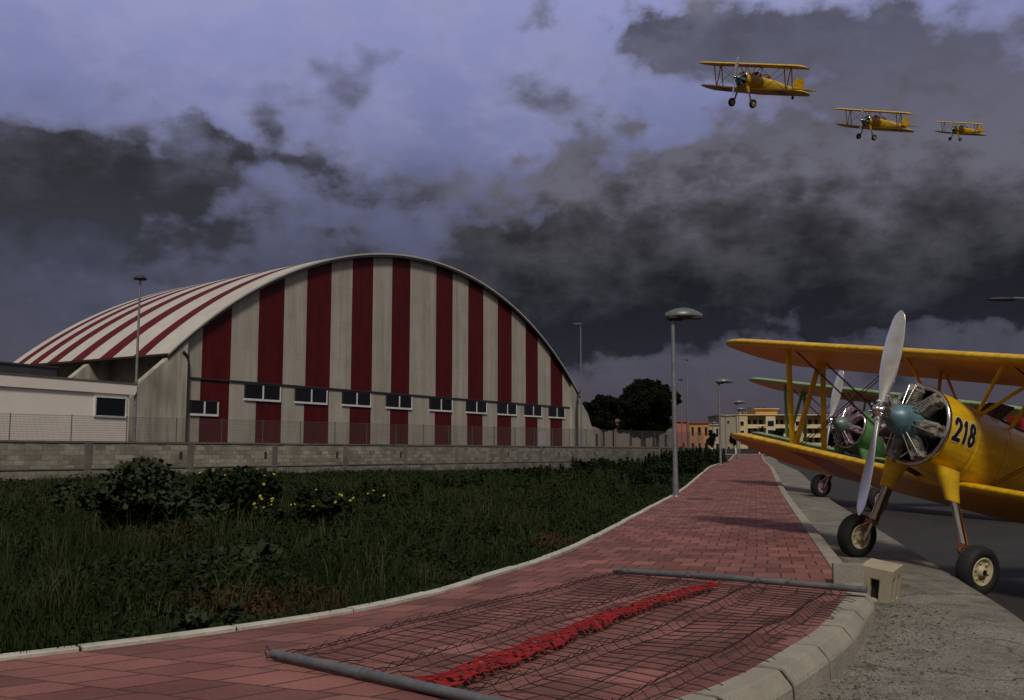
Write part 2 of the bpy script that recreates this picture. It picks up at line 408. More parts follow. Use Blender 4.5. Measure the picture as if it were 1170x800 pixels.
# raised kerb of chamfered concrete blocks along the pavers
M_kerb = mat('kerb_concrete', (.33, .30, .245), (.22, .20, .16), 2.2, .9, bump=.5, bscale=45, detail=9, contrast=(.3, .7))
M_joint = mat('joint_dirt', (.014, .012, .010), None, 8, .95)
def along(P, A, N, s):
    x = np.interp(s, A, P[:, 0]); y = np.interp(s, A, P[:, 1]); nx = np.interp(s, A, N[:, 0]); ny = np.interp(s, A, N[:, 1])
    l = math.hypot(nx, ny); return x, y, nx/l, ny/l
def kerb_blocks(name, P, A, N, sec, L, gap, mats, s0, s1, jit=.003, inset=.008, shr=.94):
    mb = MB(); s = s0; 
    while s < s1-.1:
        e = min(s+L, s1); sub = max(2, int((e-s)/.22)+1); dz = random.uniform(-jit, jit); do = random.uniform(-jit, jit); rings = []
        for t in np.linspace(s+gap/2, e-gap/2, sub):
            x, y, nx, ny = along(P, A, N, t); z = float(zprof(y))
            rings.append([Vector((x+nx*(o+do), y+ny*(o+do), z+h+dz)) for o, h in sec])
        mb.loft(rings, 0, False); s = e
    rings = []
    cx = np.mean([o for o, h in sec]); 
    for t in np.arange(s0, s1, .08):
        x, y, nx, ny = along(P, A, N, t); z = float(zprof(y))
        rings.append([Vector((x+nx*(cx+(o-cx)*shr), y+ny*(cx+(o-cx)*shr), z+min(h, max(q[1] for q in sec)-.004)-inset)) for o, h in sec])
    mb.loft(rings, 1, False)
    return tag(mb.build(name, mats), kind='structure')
sec = [(.004, -.3), (.004, .006), (.012, .012), (.135, .012), (.150, .006), (.205, -.055), (.215, -.075), (.225, -.3)]
kerb_blocks('kerb', RE, RA, RN, sec, .74, .046, [M_kerb, M_joint], 1., RA[-1]-.3)
# low pale edging on the field side
M_edge = mat('edging_concrete', (.50, .48, .42), (.36, .345, .30), 3., .9, bump=.4, bscale=40)
sec2 = [(.0, -.12), (.0, .022), (-.008, .03), (-.085, .03), (-.094, .022), (-.094, -.12)]
kerb_blocks('edging_kerb', LE, LA, LN, [(o, h) for o, h in sec2], .98, .02, [M_edge, M_joint], 1., LA[-1]-.3, jit=.006, shr=.72)
# far kerb of the road
def off_poly(P, N, d): return P+N*d
# ------------------------------------------------------------------ ground sheet
def gspace(a, b, step, far, k=1.28):
    c = list(np.arange(a, b+1e-6, step)); d = step; x = b
    while x < far: d *= k; x += d; c.append(x)
    d = step; x = a; lo = []
    while x > -far: d *= k; x -= d; lo.append(x)
    return np.array(lo[::-1]+c)
gx = gspace(-45, 45, .5, 3500); gy = gspace(-6, 115, .5, 3500)
GX, GY = np.meshgrid(gx, gy)
def fbm2(x, y, f=.3, o=4, seed=0):
    r = np.random.default_rng(seed); z = 0; a = 1
    for i in range(o):
        for _ in range(3):
            th = r.uniform(0, 2*math.pi); ph = r.uniform(0, 6.28); z = z+a*np.sin((x*math.cos(th)+y*math.sin(th))*f*6.28*r.uniform(.7, 1.3)+ph)/3
        f *= 2; a *= .5
    return z
def field_z(X, Y):
    d = np.clip(sdist_left(X, Y), 0, 1e9)
    return zprof(Y)*(1-.999*smooth(d, 1.2, 10))-.035+.06*fbm2(X, Y, .12, 3, 3)*smooth(d, .8, 5)
s_ = sdist_road(GX, GY)
zf = field_z(GX, GY); base = zprof(GY)
z = np.where(s_ < -1.8, zf, 0)
tdn = smooth(s_, -1.8, -1.0); tup = smooth(s_, 8.3, 9.0)
low = base-1.2
zr_ = base-.66
z = np.where(s_ < 3, zf*(1-tdn)+low*tdn, low*(1-tup)+zr_*tup)
z = np.where(GY > 130, np.where(np.hypot(GX, GY) > 160, .85, z), z)
nx_, ny_ = len(gx), len(gy)
idx = np.arange(nx_*ny_).reshape(ny_, nx_)
F = np.stack([idx[:-1, :-1], idx[:-1, 1:], idx[1:, 1:], idx[1:, :-1]], -1).reshape(-1, 4)
M_soil = mat('weedy_soil', (.022, .022, .011), (.012, .013, .007), .9, .95, bump=.8, bscale=9., detail=9)
nt = M_soil.node_tree; b = nt.nodes['Principled BSDF']; tc = nd(nt, 'ShaderNodeTexCoord'); c = b.inputs['Base Color'].links[0].from_socket
rd = ramp(nt, noise(nt, tc.outputs['Object'], .28, 7, .7), .56, .68); nt.links.new(mixc(nt, mulf(nt, rd, .75), c, (.10, .050, .026)), b.inputs['Base Color'])
tag(npmesh('ground', np.column_stack([GX.ravel(), GY.ravel(), z.ravel()]), F, M_soil, smooth=True), kind='structure')

# pale beige lane crossing at the far end of the walkway
M_lane = mat('pale_lane', (.30, .265, .215), (.22, .195, .16), .4, .95)
mb = MB(); zl = .90
a, b_ = Vector((20, 117.5, zl)), Vector((75, 117.5, zl))
mb.add([(20, 111, zl), (75, 111, zl), (75, 124, zl+.05), (20, 124, zl+.05)], [(0, 1, 2, 3)])
tag(mb.build('lane', M_lane), kind='structure')

# ------------------------------------------------------------------ boundary wall + mesh fence + hangar frame of reference
rv = ray(1305, 517); Dd = Vector((rv.x, rv.y, 0)).normalized(); Nn = Vector((Dd.y, -Dd.x, 0))   # along the wall, towards the street
W0 = Vector((-20.495, 39.92, 0)); G0 = W0-Nn*5
def WP(u, z, off=0): return W0+Dd*u-Nn*off+Vector((0, 0, z))      # off = metres behind the wall face
def GP(u, z, off=0): return G0+Dd*u-Nn*off+Vector((0, 0, z))
M_block = brick_mat('grey_blockwork', (.185, .172, .145), (.095, .087, .073), (.085, .077, .066), .5, .21, .010, coord='UV', speck=14, stain=(.12, .10, .08), bump=.4)
M_cope = mat('coping', (.16, .145, .122), (.09, .08, .07), 1.4, .9)
u0, u1 = -14., 76.
w = empty('boundary_wall', WP(30, 0), 'long grey concrete block wall along the weedy field before the striped hangar', 'wall')
def uvbox_wall(name, mats, ua, ub, za, zb, t, parent, org):
    me_v = [WP(ua, za), WP(ub, za), WP(ub, zb), WP(ua, zb), WP(ua, za, t), WP(ub, za, t), WP(ub, zb, t), WP(ua, zb, t)]
    V = np.array([tuple(v-org) for v in me_v]); F = [(0, 1, 2, 3), (5, 4, 7, 6), (3, 2, 6, 7), (4, 0, 3, 7), (1, 5, 6, 2)]
    uv = np.array([(ua, za), (ub, za), (ub, zb), (ua, zb)]*2); return npmesh(name, V, F, mats, parent, uv=uv)
ORGW = WP(30, 0)
uvbox_wall('wall_face', M_block, u0, u1, -.5, 1.56, .22, w, ORGW)
mb = MB()
for a in np.arange(u0, u1, 5.5):
    e = min(a+5.5, u1); p = [WP(a+.01, 1.56, -.03), WP(e-.01, 1.56, -.03), WP(e-.01, 1.56, .25), WP(a+.01, 1.56, .25)]; mb.prism(p, (0, 0, .085))
mb.build('coping', M_cope, w, ORGW)
mb = MB()
for a in np.arange(u0+1.2, u1, 5.5):   # shallow pilaster strips
    mb.prism([WP(a, -.4, -.02), WP(a+.38, -.4, -.02), WP(a+.38, -.4, -.002), WP(a, -.4, -.002)], (0, 0, 1.95))
mb.build('pilaster', mat('pilaster_concrete', (.165, .153, .13), (.10, .093, .078), 1., .9), w, ORGW)
mb = MB()
mb.prism([WP(u0, .42, -.03), WP(u1, .42, -.03), WP(u1, .42, -.001), WP(u0, .42, -.001)], (0, 0, .05)); mb.build('ledge', M_cope, w, ORGW)
mb = MB()
for px in (97, 205, 302, 384, 457, 522, 580, 638, 679):
    u = (lambda q: ((q-W0).dot(Dd)))(CAMP+ray(px, 521)*((W0-CAMP).dot(Nn)/ray(px, 521).dot(Nn)))
    mb.prism([WP(u, .83, -.012), WP(u+.16, .83, -.012), WP(u+.16, .83, -.003), WP(u, .83, -.003)], (0, 0, .36))
mb.build('weep_hole', M_dark, w, ORGW)

f = empty('mesh_fence', WP(30, 1.645, .1), 'thin wire mesh fence with slim posts standing on the block wall', 'fence')
OF = WP(30, 1.645, .1)
M_fence = mat('fence_wire', (.10, .095, .095), None, 5, .6, .2)
mb = MB(); zt = 1.645
def ftop(u): return 2.70+.0065*u
for a in np.arange(u0, u1, .055):
    p = WP(a, zt, .1); mb.tube([p, WP(a, ftop(a), .1)], .0042, 3, caps=False)
for q in np.linspace(.05, 1, 11):
    for a in np.arange(u0, u1-.1, 5.):
        e = min(a+5, u1); mb.tube([WP(a, zt+(ftop(a)-zt)*q, .1), WP(e, zt+(ftop(e)-zt)*q, .1)], .006 if q < 1 else .012, 3, caps=False)
mb.build('wire_mesh', M_fence, f, OF, fix=False)
for a in np.arange(u0+.6, u1, 2.75):
    MB().tube([WP(a, zt-.004, .1), WP(a, ftop(a)+.05, .1)], .024, 6).build('post', M_fence, f, OF)

# ------------------------------------------------------------------ striped hangar
ARC_R, UC, ZT = 34.0, 34.4, 15.1
def zarc(u): return ZT-(ARC_R-math.sqrt(max(ARC_R**2-(u-UC)**2, 0)))
def zroof(u, o): return 6.4+(zarc(u)-6.4)*(1-.09*max(o, 0)/14.4)
OH = GP(34.4, 0)
h = empty('striped_hangar', OH, 'large barrel roofed sports hangar with red and white vertical stripes', 'hangar')
reds = [(14.06, 16.11), (18.16, 20.2), (22.12, 24.32), (26.32, 28.42), (30.45, 32.49), (35.59, 37.67), (39.74, 41.85), (43.93, 46.04), (48.25, 50.26), (52.45, 54.54)]
UL, UR, BAND = 12.6, 56.2, 5.21
mb = MB(); edges = [UL]+[e for r in reds for e in r]+[UR]
for i in range(len(edges)-1):
    a, e = edges[i], edges[i+1]; mi = 1 if i % 2 else 0
    us = np.linspace(a, e, 7)
    mb.add([GP(a, -.3), GP(e, -.3), GP(e, BAND), GP(a, BAND)], [(0, 1, 2, 3)], mi)
    po = -.05      # upper cladding stands slightly proud
    mb.add([GP(a, BAND+.0, po), GP(e, BAND, po)]+[GP(u, zarc(u)-.03, po) for u in us[::-1]], [tuple(range(9))], mi)
mb.add([GP(UL, BAND, -.05), GP(UR, BAND, -.05), GP(UR, BAND), GP(UL, BAND)], [(0, 1, 2, 3)], 2)
M_gred = mat('gable_red', (.095, .006, .007), (.070, .005, .006), 1.2, .6, spec=.2); ribbed(M_gred, tuple(Dd), 2.0)
M_gwhite = mat('gable_white', (.42, .385, .33), (.355, .325, .28), .7, .6, spec=.25); ribbed(M_gwhite, tuple(Dd), 2.0)
def streaks(m, amt=.75, lo=.6, hi=1.1):
    nt = m.node_tree; b = nt.nodes['Principled BSDF']; tc = nd(nt, 'ShaderNodeTexCoord'); mp = nd(nt, 'ShaderNodeMapping'); mp.inputs['Scale'].default_value = (1.6, 1.6, .09)
    nt.links.new(tc.outputs['Object'], mp.inputs[0]); c = b.inputs['Base Color'].links[0].from_socket
    r1 = ramp(nt, noise(nt, mp.outputs[0], 1.3, 7, .7), .36, .62, (lo, lo*.97, lo*.93), (hi, hi, hi))
    sp_ = nd(nt, 'ShaderNodeSeparateXYZ'); nt.links.new(tc.outputs['Object'], sp_.inputs[0]); fr_ = nd(nt, 'ShaderNodeMath', operation='FRACT'); nt.links.new(mulf(nt, sp_.outputs['Z'], .42), fr_.inputs[0])
    jn = ramp(nt, fr_.outputs[0], .0, .02, (.80, .79, .78), (1, 1, 1))
    nt.links.new(mixc(nt, 1., mixc(nt, amt, c, r1, 'MULTIPLY'), jn, 'MULTIPLY'), b.inputs['Base Color'])
streaks(M_gwhite, .8, .74, 1.06); streaks(M_gred, .8, .68, 1.1)
mb.build('gable_wall', [M_gwhite, M_gred, M_dark], h, OH, fix=False)
mb = MB(); mb.prism([GP(UL, BAND-.05, -.03), GP(UR, BAND-.05, -.03), GP(UR, BAND-.05, -.075), GP(UL, BAND-.05, -.075)], (0, 0, .09)); mb.build('drip_trim', M_dark, h, OH)
# roof shell
LROOF = 14.4
us = np.linspace(11.55, 57.25, 61)
rb = [0, 1.5, 2.5, 4.3, 5.5, 7.0, 8.1, 9.4, 10.4, 11.3, 12.2, 13.0, 13.7, LROOF]
mb = MB(); OV = -.40
for i in range(len(rb)-1):
    mi = i % 2; a, e = rb[i]+(OV if i == 0 else 0), rb[i+1]
    vs = [GP(u, zroof(u, o)+.11, o) for o in (a, e) for u in us]; nn = len(us)
    mb.add(vs, [(j, j+1, j+1+nn, j+nn) for j in range(nn-1)], mi, True)
vs = [GP(u, zroof(u, o), o) for o in (OV, LROOF) for u in us]
mb.add(vs, [(j, j+nn, j+1+nn, j+1) for j in range(nn-1)], 2, True)
for o in (OV, LROOF):
    mb.add([GP(u, zroof(u, o)+.11, o) for u in us]+[GP(u, zroof(u, o), o) for u in us], [(j, j+1, j+1+nn, j+nn) for j in range(nn-1)], 0)
for u in (us[0], us[-1]):
    mb.add([GP(u, zarc(u)+.11, OV), GP(u, zarc(u)+.11, LROOF), GP(u, zarc(u), LROOF), GP(u, zarc(u), OV)], [(0, 1, 2, 3)], 2)
M_rw = mat('roof_white', (.50, .465, .42), (.42, .395, .36), .9, .6, spec=.2); ribbed(M_rw, tuple(Nn), 1.6)
M_rr = mat('roof_red', (.105, .006, .011), (.08, .005, .009), .9, .65, spec=.12); ribbed(M_rr, tuple(Nn), 1.6)
M_soffit = mat('soffit_brown', (.045, .026, .018), (.03, .018, .013), 1., .85)
mb.build('roof', [M_rw, M_rr, M_soffit], h, OH, fix=False)
mb = MB()   # dark verge trim under the front edge
rings = [[GP(u, zarc(u)-.001, OV+.02), GP(u, zarc(u)-.001, OV+.10), GP(u, zarc(u)-.16, OV+.10), GP(u, zarc(u)-.16, OV+.02)] for u in us]
mb.loft(rings, 0, False); mb.build('verge_trim', M_dark, h, OH)
# back and side walls behind
mb = MB(); mb.add([GP(UL, -.3, LROOF-.3), GP(UR, -.3, LROOF-.3)]+[GP(u, zroof(u, LROOF)-.04, LROOF-.3) for u in np.linspace(UR, UL, 30)], [tuple(range(32))], 0)
for u in (13.4, 55.4): mb.add([GP(u, -.3, .02), GP(u, -.3, LROOF-.3), GP(u, zarc(u)-.01, LROOF-.3), GP(u, zarc(u)-.01, .02)], [(0, 1, 2, 3)], 0)
mb.build('rear_wall', M_conc, h, OH)
# concrete abutments carrying the arch
M_abut = mat('abutment_concrete', (.44, .41, .345), (.30, .28, .235), .55, .9, bump=.25, detail=9, contrast=(.3, .7))
nt = M_abut.node_tree; b = nt.nodes['Principled BSDF']; tc = nd(nt, 'ShaderNodeTexCoord'); mpn = nd(nt, 'ShaderNodeMapping'); mpn.inputs['Scale'].default_value = (2.2, 2.2, .18)
nt.links.new(tc.outputs['Object'], mpn.inputs[0]); c = b.inputs['Base Color'].links[0].from_socket
nt.links.new(mixc(nt, .8, c, ramp(nt, noise(nt, mpn.outputs[0], 1.5, 6), .38, .6, (.66, .64, .62), (1.06, 1.06, 1.06)), 'MULTIPLY'), b.inputs['Base Color'])
for o in (-.30, 6.6, 13.2):
    for sgn in (-1, 1):
        uu = lambda d: UC+sgn*d
        poly = [(21.5, -.3), (25.9, -.3), (25.9, 2.6), (24.45, 4.75), (22.25, 6.55), (21.5, zarc(UC+21.5)-.03)]
        mb = MB(); mb.prism([GP(uu(d), z_, o) for d, z_ in poly], -Nn*.45); mb.build('abutment', M_abut, h, OH)
# windows with two panes
wins = [(14.35, 3.2, 4.0, 1.95)]+[(u, 4.2, 5.12, 2.85) for u in (18.65, 22.7, 26.95, 31.4, 36.3, 40.95, 45.4, 49.5, 53.55)]
for u, za, zb, wd in wins:
    o0 = -.085; bars = [((u-wd/2, u+wd/2, za-.05, za+.07), M_frame), ((u+wd/2-.08, u+wd/2, za+.07, zb-.05), M_frame), ((u-.045, u+.045, za+.07, zb-.05), M_frame), ((u-wd/2, u+wd/2, zb-.05, zb), M_dark), ((u-wd/2, u-wd/2+.06, za+.07, zb-.05), M_dark)]  # top and left frame bars coloured dark to stand for their shade
    fm = MB()
    for (a, e, c_, d_), m_ in bars: fm.prism([GP(a, c_, o0), GP(e, c_, o0), GP(e, c_, .05), GP(a, c_, .05)], (0, 0, d_-c_), 0 if m_ is M_frame else 1)
    fr = fm.build('window', [M_frame, M_dark], h, OH)
    for k_ in (-1, 1):
        a, e = sorted((u+k_*.05, u+k_*(wd/2-.07)))
        MB().prism([GP(a, za+.09, -.055), GP(e, za+.09, -.055), GP(e, za+.09, -.04), GP(a, za+.09, -.04)], (0, 0, zb-za-.14)).build('pane', M_glass, fr, OH)
# door, downpipes, gutter
M_door = mat('pale_door', (.42, .45, .47), None, 2, .6)
MB().prism([GP(50.5, 0, -.012), GP(51.6, 0, -.012), GP(51.6, 0, -.075), GP(50.5, 0, -.075)], (0, 0, 2.9)).build('door', M_door, h, OH)
MB().tube([GP(12.55, 6.55, -.33), GP(12.85, 6.35, -.33), GP(13.05, 5.8, -.2), GP(13.05, -.2, -.2)], .085, 8).build('downpipe', M_dark, h, OH)
MB().tube([GP(56.6, 6.7, -.75), GP(56.0, 6.3, -.85), GP(55.8, 5.7, -.85), GP(55.8, -.2, -.85)], .085, 8).build('downpipe', M_dark, h, OH)

# ------------------------------------------------------------------ low white annex at the left
A0 = at(-140, 430, 1); 
pL = at(0, 517, 41.0); pR = at(152, 517, 47.4); dA = (pR-pL); dA.z = 0; lenA = dA.length; dA.normalize(); nA = Vector((dA.y, -dA.x, 0))
def AP(a, z, o=0): return Vector((pL.x, pL.y, 0))+dA*a-nA*o+Vector((0, 0, z))
OA = AP(5, 0)
an = empty('white_annex', OA, 'low flat roofed white annex with dark window at far left beside the hangar', 'building')
ZA = 4.38
mb = MB(); mb.prism([AP(-9, -.3), AP(lenA-.35, -.3), AP(lenA-.35, -.3, 6), AP(-9, -.3, 6)], (0, 0, ZA-.5+.3)); mb.build('wall', M_render, an, OA)
mb = MB(); mb.prism([AP(-9.3, ZA-.50, -.09), AP(lenA-.1, ZA-.50, -.09), AP(lenA, ZA-.30, -.09), AP(lenA, ZA, -.09), AP(-9.3, ZA, -.09)], -nA*6.2); mb.build('fascia', M_render, an, OA)
mb = MB(); mb.prism([AP(-9.4, ZA+.003, -.12), AP(lenA+.05, ZA+.003, -.12), AP(lenA+.05, ZA+.003, 6), AP(-9.4, ZA+.003, 6)], (0, 0, .06)); mb.build('roof', M_cope, an, OA)
def apx(px, py):   # pixel -> (a,z) on annex facade plane
    p0 = Vector((pL.x, pL.y, 0)); q = CAMP+ray(px, py)*((p0-CAMP).dot(nA)/ray(px, py).dot(nA)); return (q-p0).dot(dA), q.z
(wa, wzb), (wb, wzt) = apx(108.5, 474.5), apx(143, 456)
fm = MB()
for (a, e, c_, d_) in ((wa, wb, wzb-.08, wzb), (wa, wb, wzt, wzt+.08), (wa-.09, wa, wzb-.08, wzt+.08), (wb, wb+.09, wzb-.08, wzt+.08)):
    fm.prism([AP(a, c_, -.06), AP(e, c_, -.06), AP(e, c_, -.003), AP(a, c_, -.003)], (0, 0, d_-c_))
fr = fm.build('window', M_frame, an, OA)
MB().prism([AP(wa, wzb, -.025), AP(wb, wzb, -.025), AP(wb, wzb, -.004), AP(wa, wzb, -.004)], (0, 0, wzt-wzb)).build('pane', M_glass, fr, OA)
M_par = mat('dark_parapet', (.055, .05, .06), (.04, .037, .045), 1., .5)
mb = MB()
npn = int((lenA-2.6+8.5)/3.0); stp = (lenA-2.6+8.5)/npn
for i in range(npn):
    a = -8.5+i*stp; mb.prism([AP(a, ZA+.07, 2.2), AP(a+stp-.08, ZA+.07, 2.2), AP(a+stp-.08, ZA+.07, 2.3), AP(a, ZA+.07, 2.3)], (0, 0, .60))
mb.prism([AP(-8.5, ZA+.673, 2.15), AP(lenA-2.6, ZA+.673, 2.15), AP(lenA-2.6, ZA+.673, 2.35), AP(-8.5, ZA+.673, 2.35)], (0, 0, .07))
mb.build('parapet', M_par, an, OA)

# ------------------------------------------------------------------ lamps
def street_lamp(base, H, label, s=1., group='street lamps with domed heads along the walkway', yaw=0., head=1.):
    o = empty('street_lamp', base, label, 'street lamp', group); o.rotation_euler.z = yaw
    mb = MB(); mb.tube([(0, 0, 0), (0, 0, .9), (0, 0, H-.25)], [.082, .066, .052], 12); mb.lathe([(0, .13), (.012, .13), (.03, .09)], (0, 0, 0), (0, 0, 1), 12)
    mb.build('pole', M_galv, o)
    # shallow asymmetrical dome reaching to the right of the pole
    mb = MB(); L = .98*head; rings = []
    for t in np.linspace(0, 1, 15):
        x = -.20+L*t; w_ = .26*math.sin(math.pi*min(max(t*.94+.03, 0), 1))**.6; hh = .05+.20*math.sin(math.pi*min(t*.9+.06, 1))**.8
        rings.append([Vector((x, w_*math.cos(q), H-.22+hh*math.sin(q))) for q in np.linspace(0, math.pi, 13)])
    mb.loft(rings, 0, True, (True, True), closed=True); mb.build('lamp_shade', M_lampgrey, o)
    mb = MB(); mb.box((L/2-.20+.02, 0, H-.245), (L*.92, .40, .045)); mb.box((.08, 0, H-.29), (.34, .16, .06), taper=1.); mb.build('lamp_housing', M_dark, o)
    return o
lamps = [((4.28, 26.1), 0, 'nearest tall grey street lamp, its dome standing against the dark cloud'), ((11.95, 57), 0, 'second grey street lamp along the red walkway from the viewer'),
         ((18.35, 81), 0, 'third grey street lamp along the walkway, just left of the parked yellow biplane wing')]
for (x, y), _, lab in lamps: street_lamp(Vector((x, y, float(zprof(y))+.005)), 4.95, lab)
for px, Y, lab in ((845, 102, 'small distant street lamp just behind the third lamp'), (829.5, 122, 'distant street lamp left of the third lamp, before the grey flank of the flats'), (815, 150, 'farthest tiny street lamp in front of the beige houses')):
    p = at(px, 517, Y); street_lamp(Vector((p.x, Y, .86)), 4.9, lab)
def mast(px, Y, ytop, label, head='disc', r=.06):
    b0 = at(px, 517, Y); H = CAMZ+(517-ytop)*Y/1130; zb = -.05 if Y < 90 else .8
    o = empty('light_mast', (b0.x, Y, zb), label, 'light mast', 'slender light masts behind the wall'); H -= zb
    MB().tube([(0, 0, 0), (0, 0, H*.5), (0, 0, H)], [r*1.5, r*1.15, r*.8], 8).build('pole', M_galv, o)
    mb = MB()
    if head == 'disc': mb.lathe([(-.12, .10), (-.10, .30), (.0, .30), (.10, .16), (.14, .02)], (0, 0, H), (0, 0, 1), 16, caps=(True, True))
    else: mb.box((-.28, 0, H+.02), (.85, .30, .13), taper=.8); mb.box((.1, 0, H-.08), (.2, .2, .12))
    mb.build('lamp_head', M_dark, o)
    return o
mast(152.5, 47.5, 316, 'slim tall mast with flat round head in front of the white annex')
mast(664.5, 88, 370, 'slim tall mast just right of the hangar roof edge', 'arm')
mast(786.5, 118, 411, 'slim tall mast right of the dark pine, arm head at top', 'arm', .08)
mast(779.5, 140, 434, 'shorter of the two slim masts right of the dark pine', 'disc', .08)
# lamp across the road, its arm reaching into the picture
bR = at(1196, 517, 26)
o = empty('arm_lamp', (bR.x, 26, -.5), 'street lamp arm with flat head reaching in at upper right above the biplane', 'street lamp')
hz = CAMZ+(517-352)*26/1130+.5
e_ = at(1140, 342, 26); hx = e_.x-bR.x; ez = e_.z+.5
mb = MB(); mb.tube([(0, 0, 0), (0, 0, 2), (0, 0, hz-.1), (-.08, 0, hz+.0), (-.3, 0, ez+.02), (hx+.42, 0, ez+.03)], [.075, .065, .05, .045, .035, .03], 8); mb.build('pole', M_lampgrey, o)
mb = MB()
rings = [[Vector((hx+.50-t*.78, .11*w_*math.cos(q), ez+.0+.055*w_*math.sin(q))) for q in np.linspace(0, 2*math.pi, 10, endpoint=False)] for t, w_ in ((0, .4), (.15, .9), (.5, 1.), (.85, .8), (1, .25))]
mb.loft(rings); mb.build('lamp_head', M_dark, o)

# ------------------------------------------------------------------ vegetation helpers
def leaf_cloud(centers, nrm_bias, size, rngl, aspect=.6, droop=.3):
    """numpy quads: one bent leaf (2 triangles -> diamond of 4 verts) per centre"""
    n = len(centers); d = rngl.normal(size=(n, 3))+nrm_bias; d /= np.linalg.norm(d, axis=1)[:, None]
    a = rngl.normal(size=(n, 3)); a -= (a*d).sum(1)[:, None]*d; a /= np.linalg.norm(a, axis=1)[:, None]; b = np.cross(d, a)
    s = size*rngl.uniform(.6, 1.35, (n, 1))
    V = np.stack([centers-a*s, centers+b*s*aspect-d*s*droop*.3, centers+a*s-d*s*droop, centers-b*s*aspect-d*s*droop*.3], 1)
    F = np.arange(n*4).reshape(n, 4)
    return V.reshape(-1, 3), F
def foliage_mat(name, c1, c2, scale, rough=.6):
    m = mat(name, c1, c2, scale, .95, spec=.06, contrast=(.3, .7)); return m
M_leaf = foliage_mat('weed_leaf', (.024, .035, .013), (.011, .017, .007), 2.5)
M_leaf2 = foliage_mat('mallow_leaf', (.044, .056, .030), (.020, .030, .015), 1.6)
M_pine = foliage_mat('pine_needles', (.014, .017, .009), (.008, .010, .006), .6)
M_hedge = foliage_mat('hedge_leaf', (.019, .027, .011), (.009, .014, .006), 1.)
M_grass = foliage_mat('grass_blade', (.025, .034, .011), (.012, .018, .006), .5)
M_dry = foliage_mat('dry_grass', (.066, .038, .018), (.036, .024, .012), .6)
M_bark = mat('bark', (.06, .045, .035), (.03, .024, .02), 4, .95, bump=.6)
M_yellow = mat('yellow_petal', (.46, .38, .06), (.36, .27, .03), 5, .6)
M_stem = mat('green_stem', (.04, .055, .02), None, 4, .7)

# grass over the field -- uncountable, one object
def field_points(n, dmin, dmax, pw, lo=.12):
    out = []
    while sum(len(o) for o in out) < n:
        m = n*2; dist = dmin+(dmax-dmin)*rng.random(m)**pw; ang = np.radians(rng.uniform(-31, 22, m))
        X = dist*np.sin(ang); Y = dist*np.cos(ang)
        dl = sdist_left(X, Y); u = (X-W0.x)*Nn.x+(Y-W0.y)*Nn.y
        ok = (dl > lo) & (u > .08); out.append(np.column_stack([X, Y])[ok])
    return np.vstack(out)[:n]
def blades(pts, hmin, hmax, wid, clump=None):
    n = len(pts); X, Y = pts[:, 0], pts[:, 1]; Z = field_z(X, Y)-.01
    h = rng.uniform(hmin, hmax, n)*(.55+.9*np.clip(fbm2(X, Y, .35, 3, 11)*.5+.5, 0, 1.2))
    dl = np.clip(sdist_left(X, Y), 0, 3); h *= .45+.55*smooth(dl, .1, 1.6)
    th = rng.uniform(0, 6.283, n); lean = rng.uniform(.15, .9, n)*h; w_ = wid*rng.uniform(.6, 1.4, n)*(1+np.hypot(X, Y)/26)
    dx, dy = np.cos(th), np.sin(th); px, py = -dy*w_, dx*w_
    P0 = np.column_stack([X, Y, Z]); up = np.array([0, 0, 1.])
    m1 = P0+np.column_stack([dx*lean*.3, dy*lean*.3, h*.6]); tip = P0+np.column_stack([dx*lean, dy*lean, h])
    side = np.column_stack([px, py, 0*px])
    V = np.stack([P0-side, P0+side, m1+side*.75, m1-side*.75, tip+side*.1, tip-side*.1], 1).reshape(-1, 3)
    k = np.arange(n)[:, None]*6; F = np.vstack([k+np.array([0, 1, 2, 3]), k+np.array([3, 2, 4, 5])]); return V, F
p1 = field_points(120000, 5.0, 62, 1.7, .04); V1, F1 = blades(p1, .05, .27, .0028)
mi1 = np.tile((fbm2(p1[:, 0], p1[:, 1], .16, 4, 21) > .86).astype(int), 2)
# taller, paler tussocks scattered through it
ct = field_points(170, 5.6, 40, 1.3, .5); nb = 46; q = np.repeat(ct, nb, 0)+rng.normal(size=(len(ct)*nb, 2))*.10
q = q[sdist_left(q[:, 0], q[:, 1]) > .15]
Vt, Ft = blades(q, .22, .48, .0030); M_pale = foliage_mat('pale_grass', (.050, .060, .024), (.030, .040, .016), .8)
V1 = np.vstack([V1, Vt]); F1 = np.vstack([F1, Ft+len(p1)*6]); mi1 = np.concatenate([mi1, np.full(len(Ft), 2)])
tag(npmesh('grass', V1, F1, [M_grass, M_dry, M_pale], mi=mi1), kind='stuff')
# low broad leaved ground cover
p2 = field_points(110000, 5.0, 55, 1.6, .2); 
h2 = rng.random(len(p2))**1.7*(.06+.30*np.clip(fbm2(p2[:, 0], p2[:, 1], .22, 4, 31)*.6+.4, 0, 1.3))*(.3+.7*smooth(sdist_left(p2[:, 0], p2[:, 1]), .1, 2))
C2 = np.column_stack([p2, field_z(p2[:, 0], p2[:, 1])+h2])
V2, F2 = leaf_cloud(C2, np.array([0, 0, 1.1]), (.019*(1+np.hypot(p2[:, 0], p2[:, 1])/16))[:, None], rng, .5)
mi2 = (fbm2(p2[:, 0], p2[:, 1], .16, 4, 21) > 1.05).astype(int)
tag(npmesh('ground_cover', V2, F2, [M_leaf, M_dry], mi=mi2), kind='stuff')

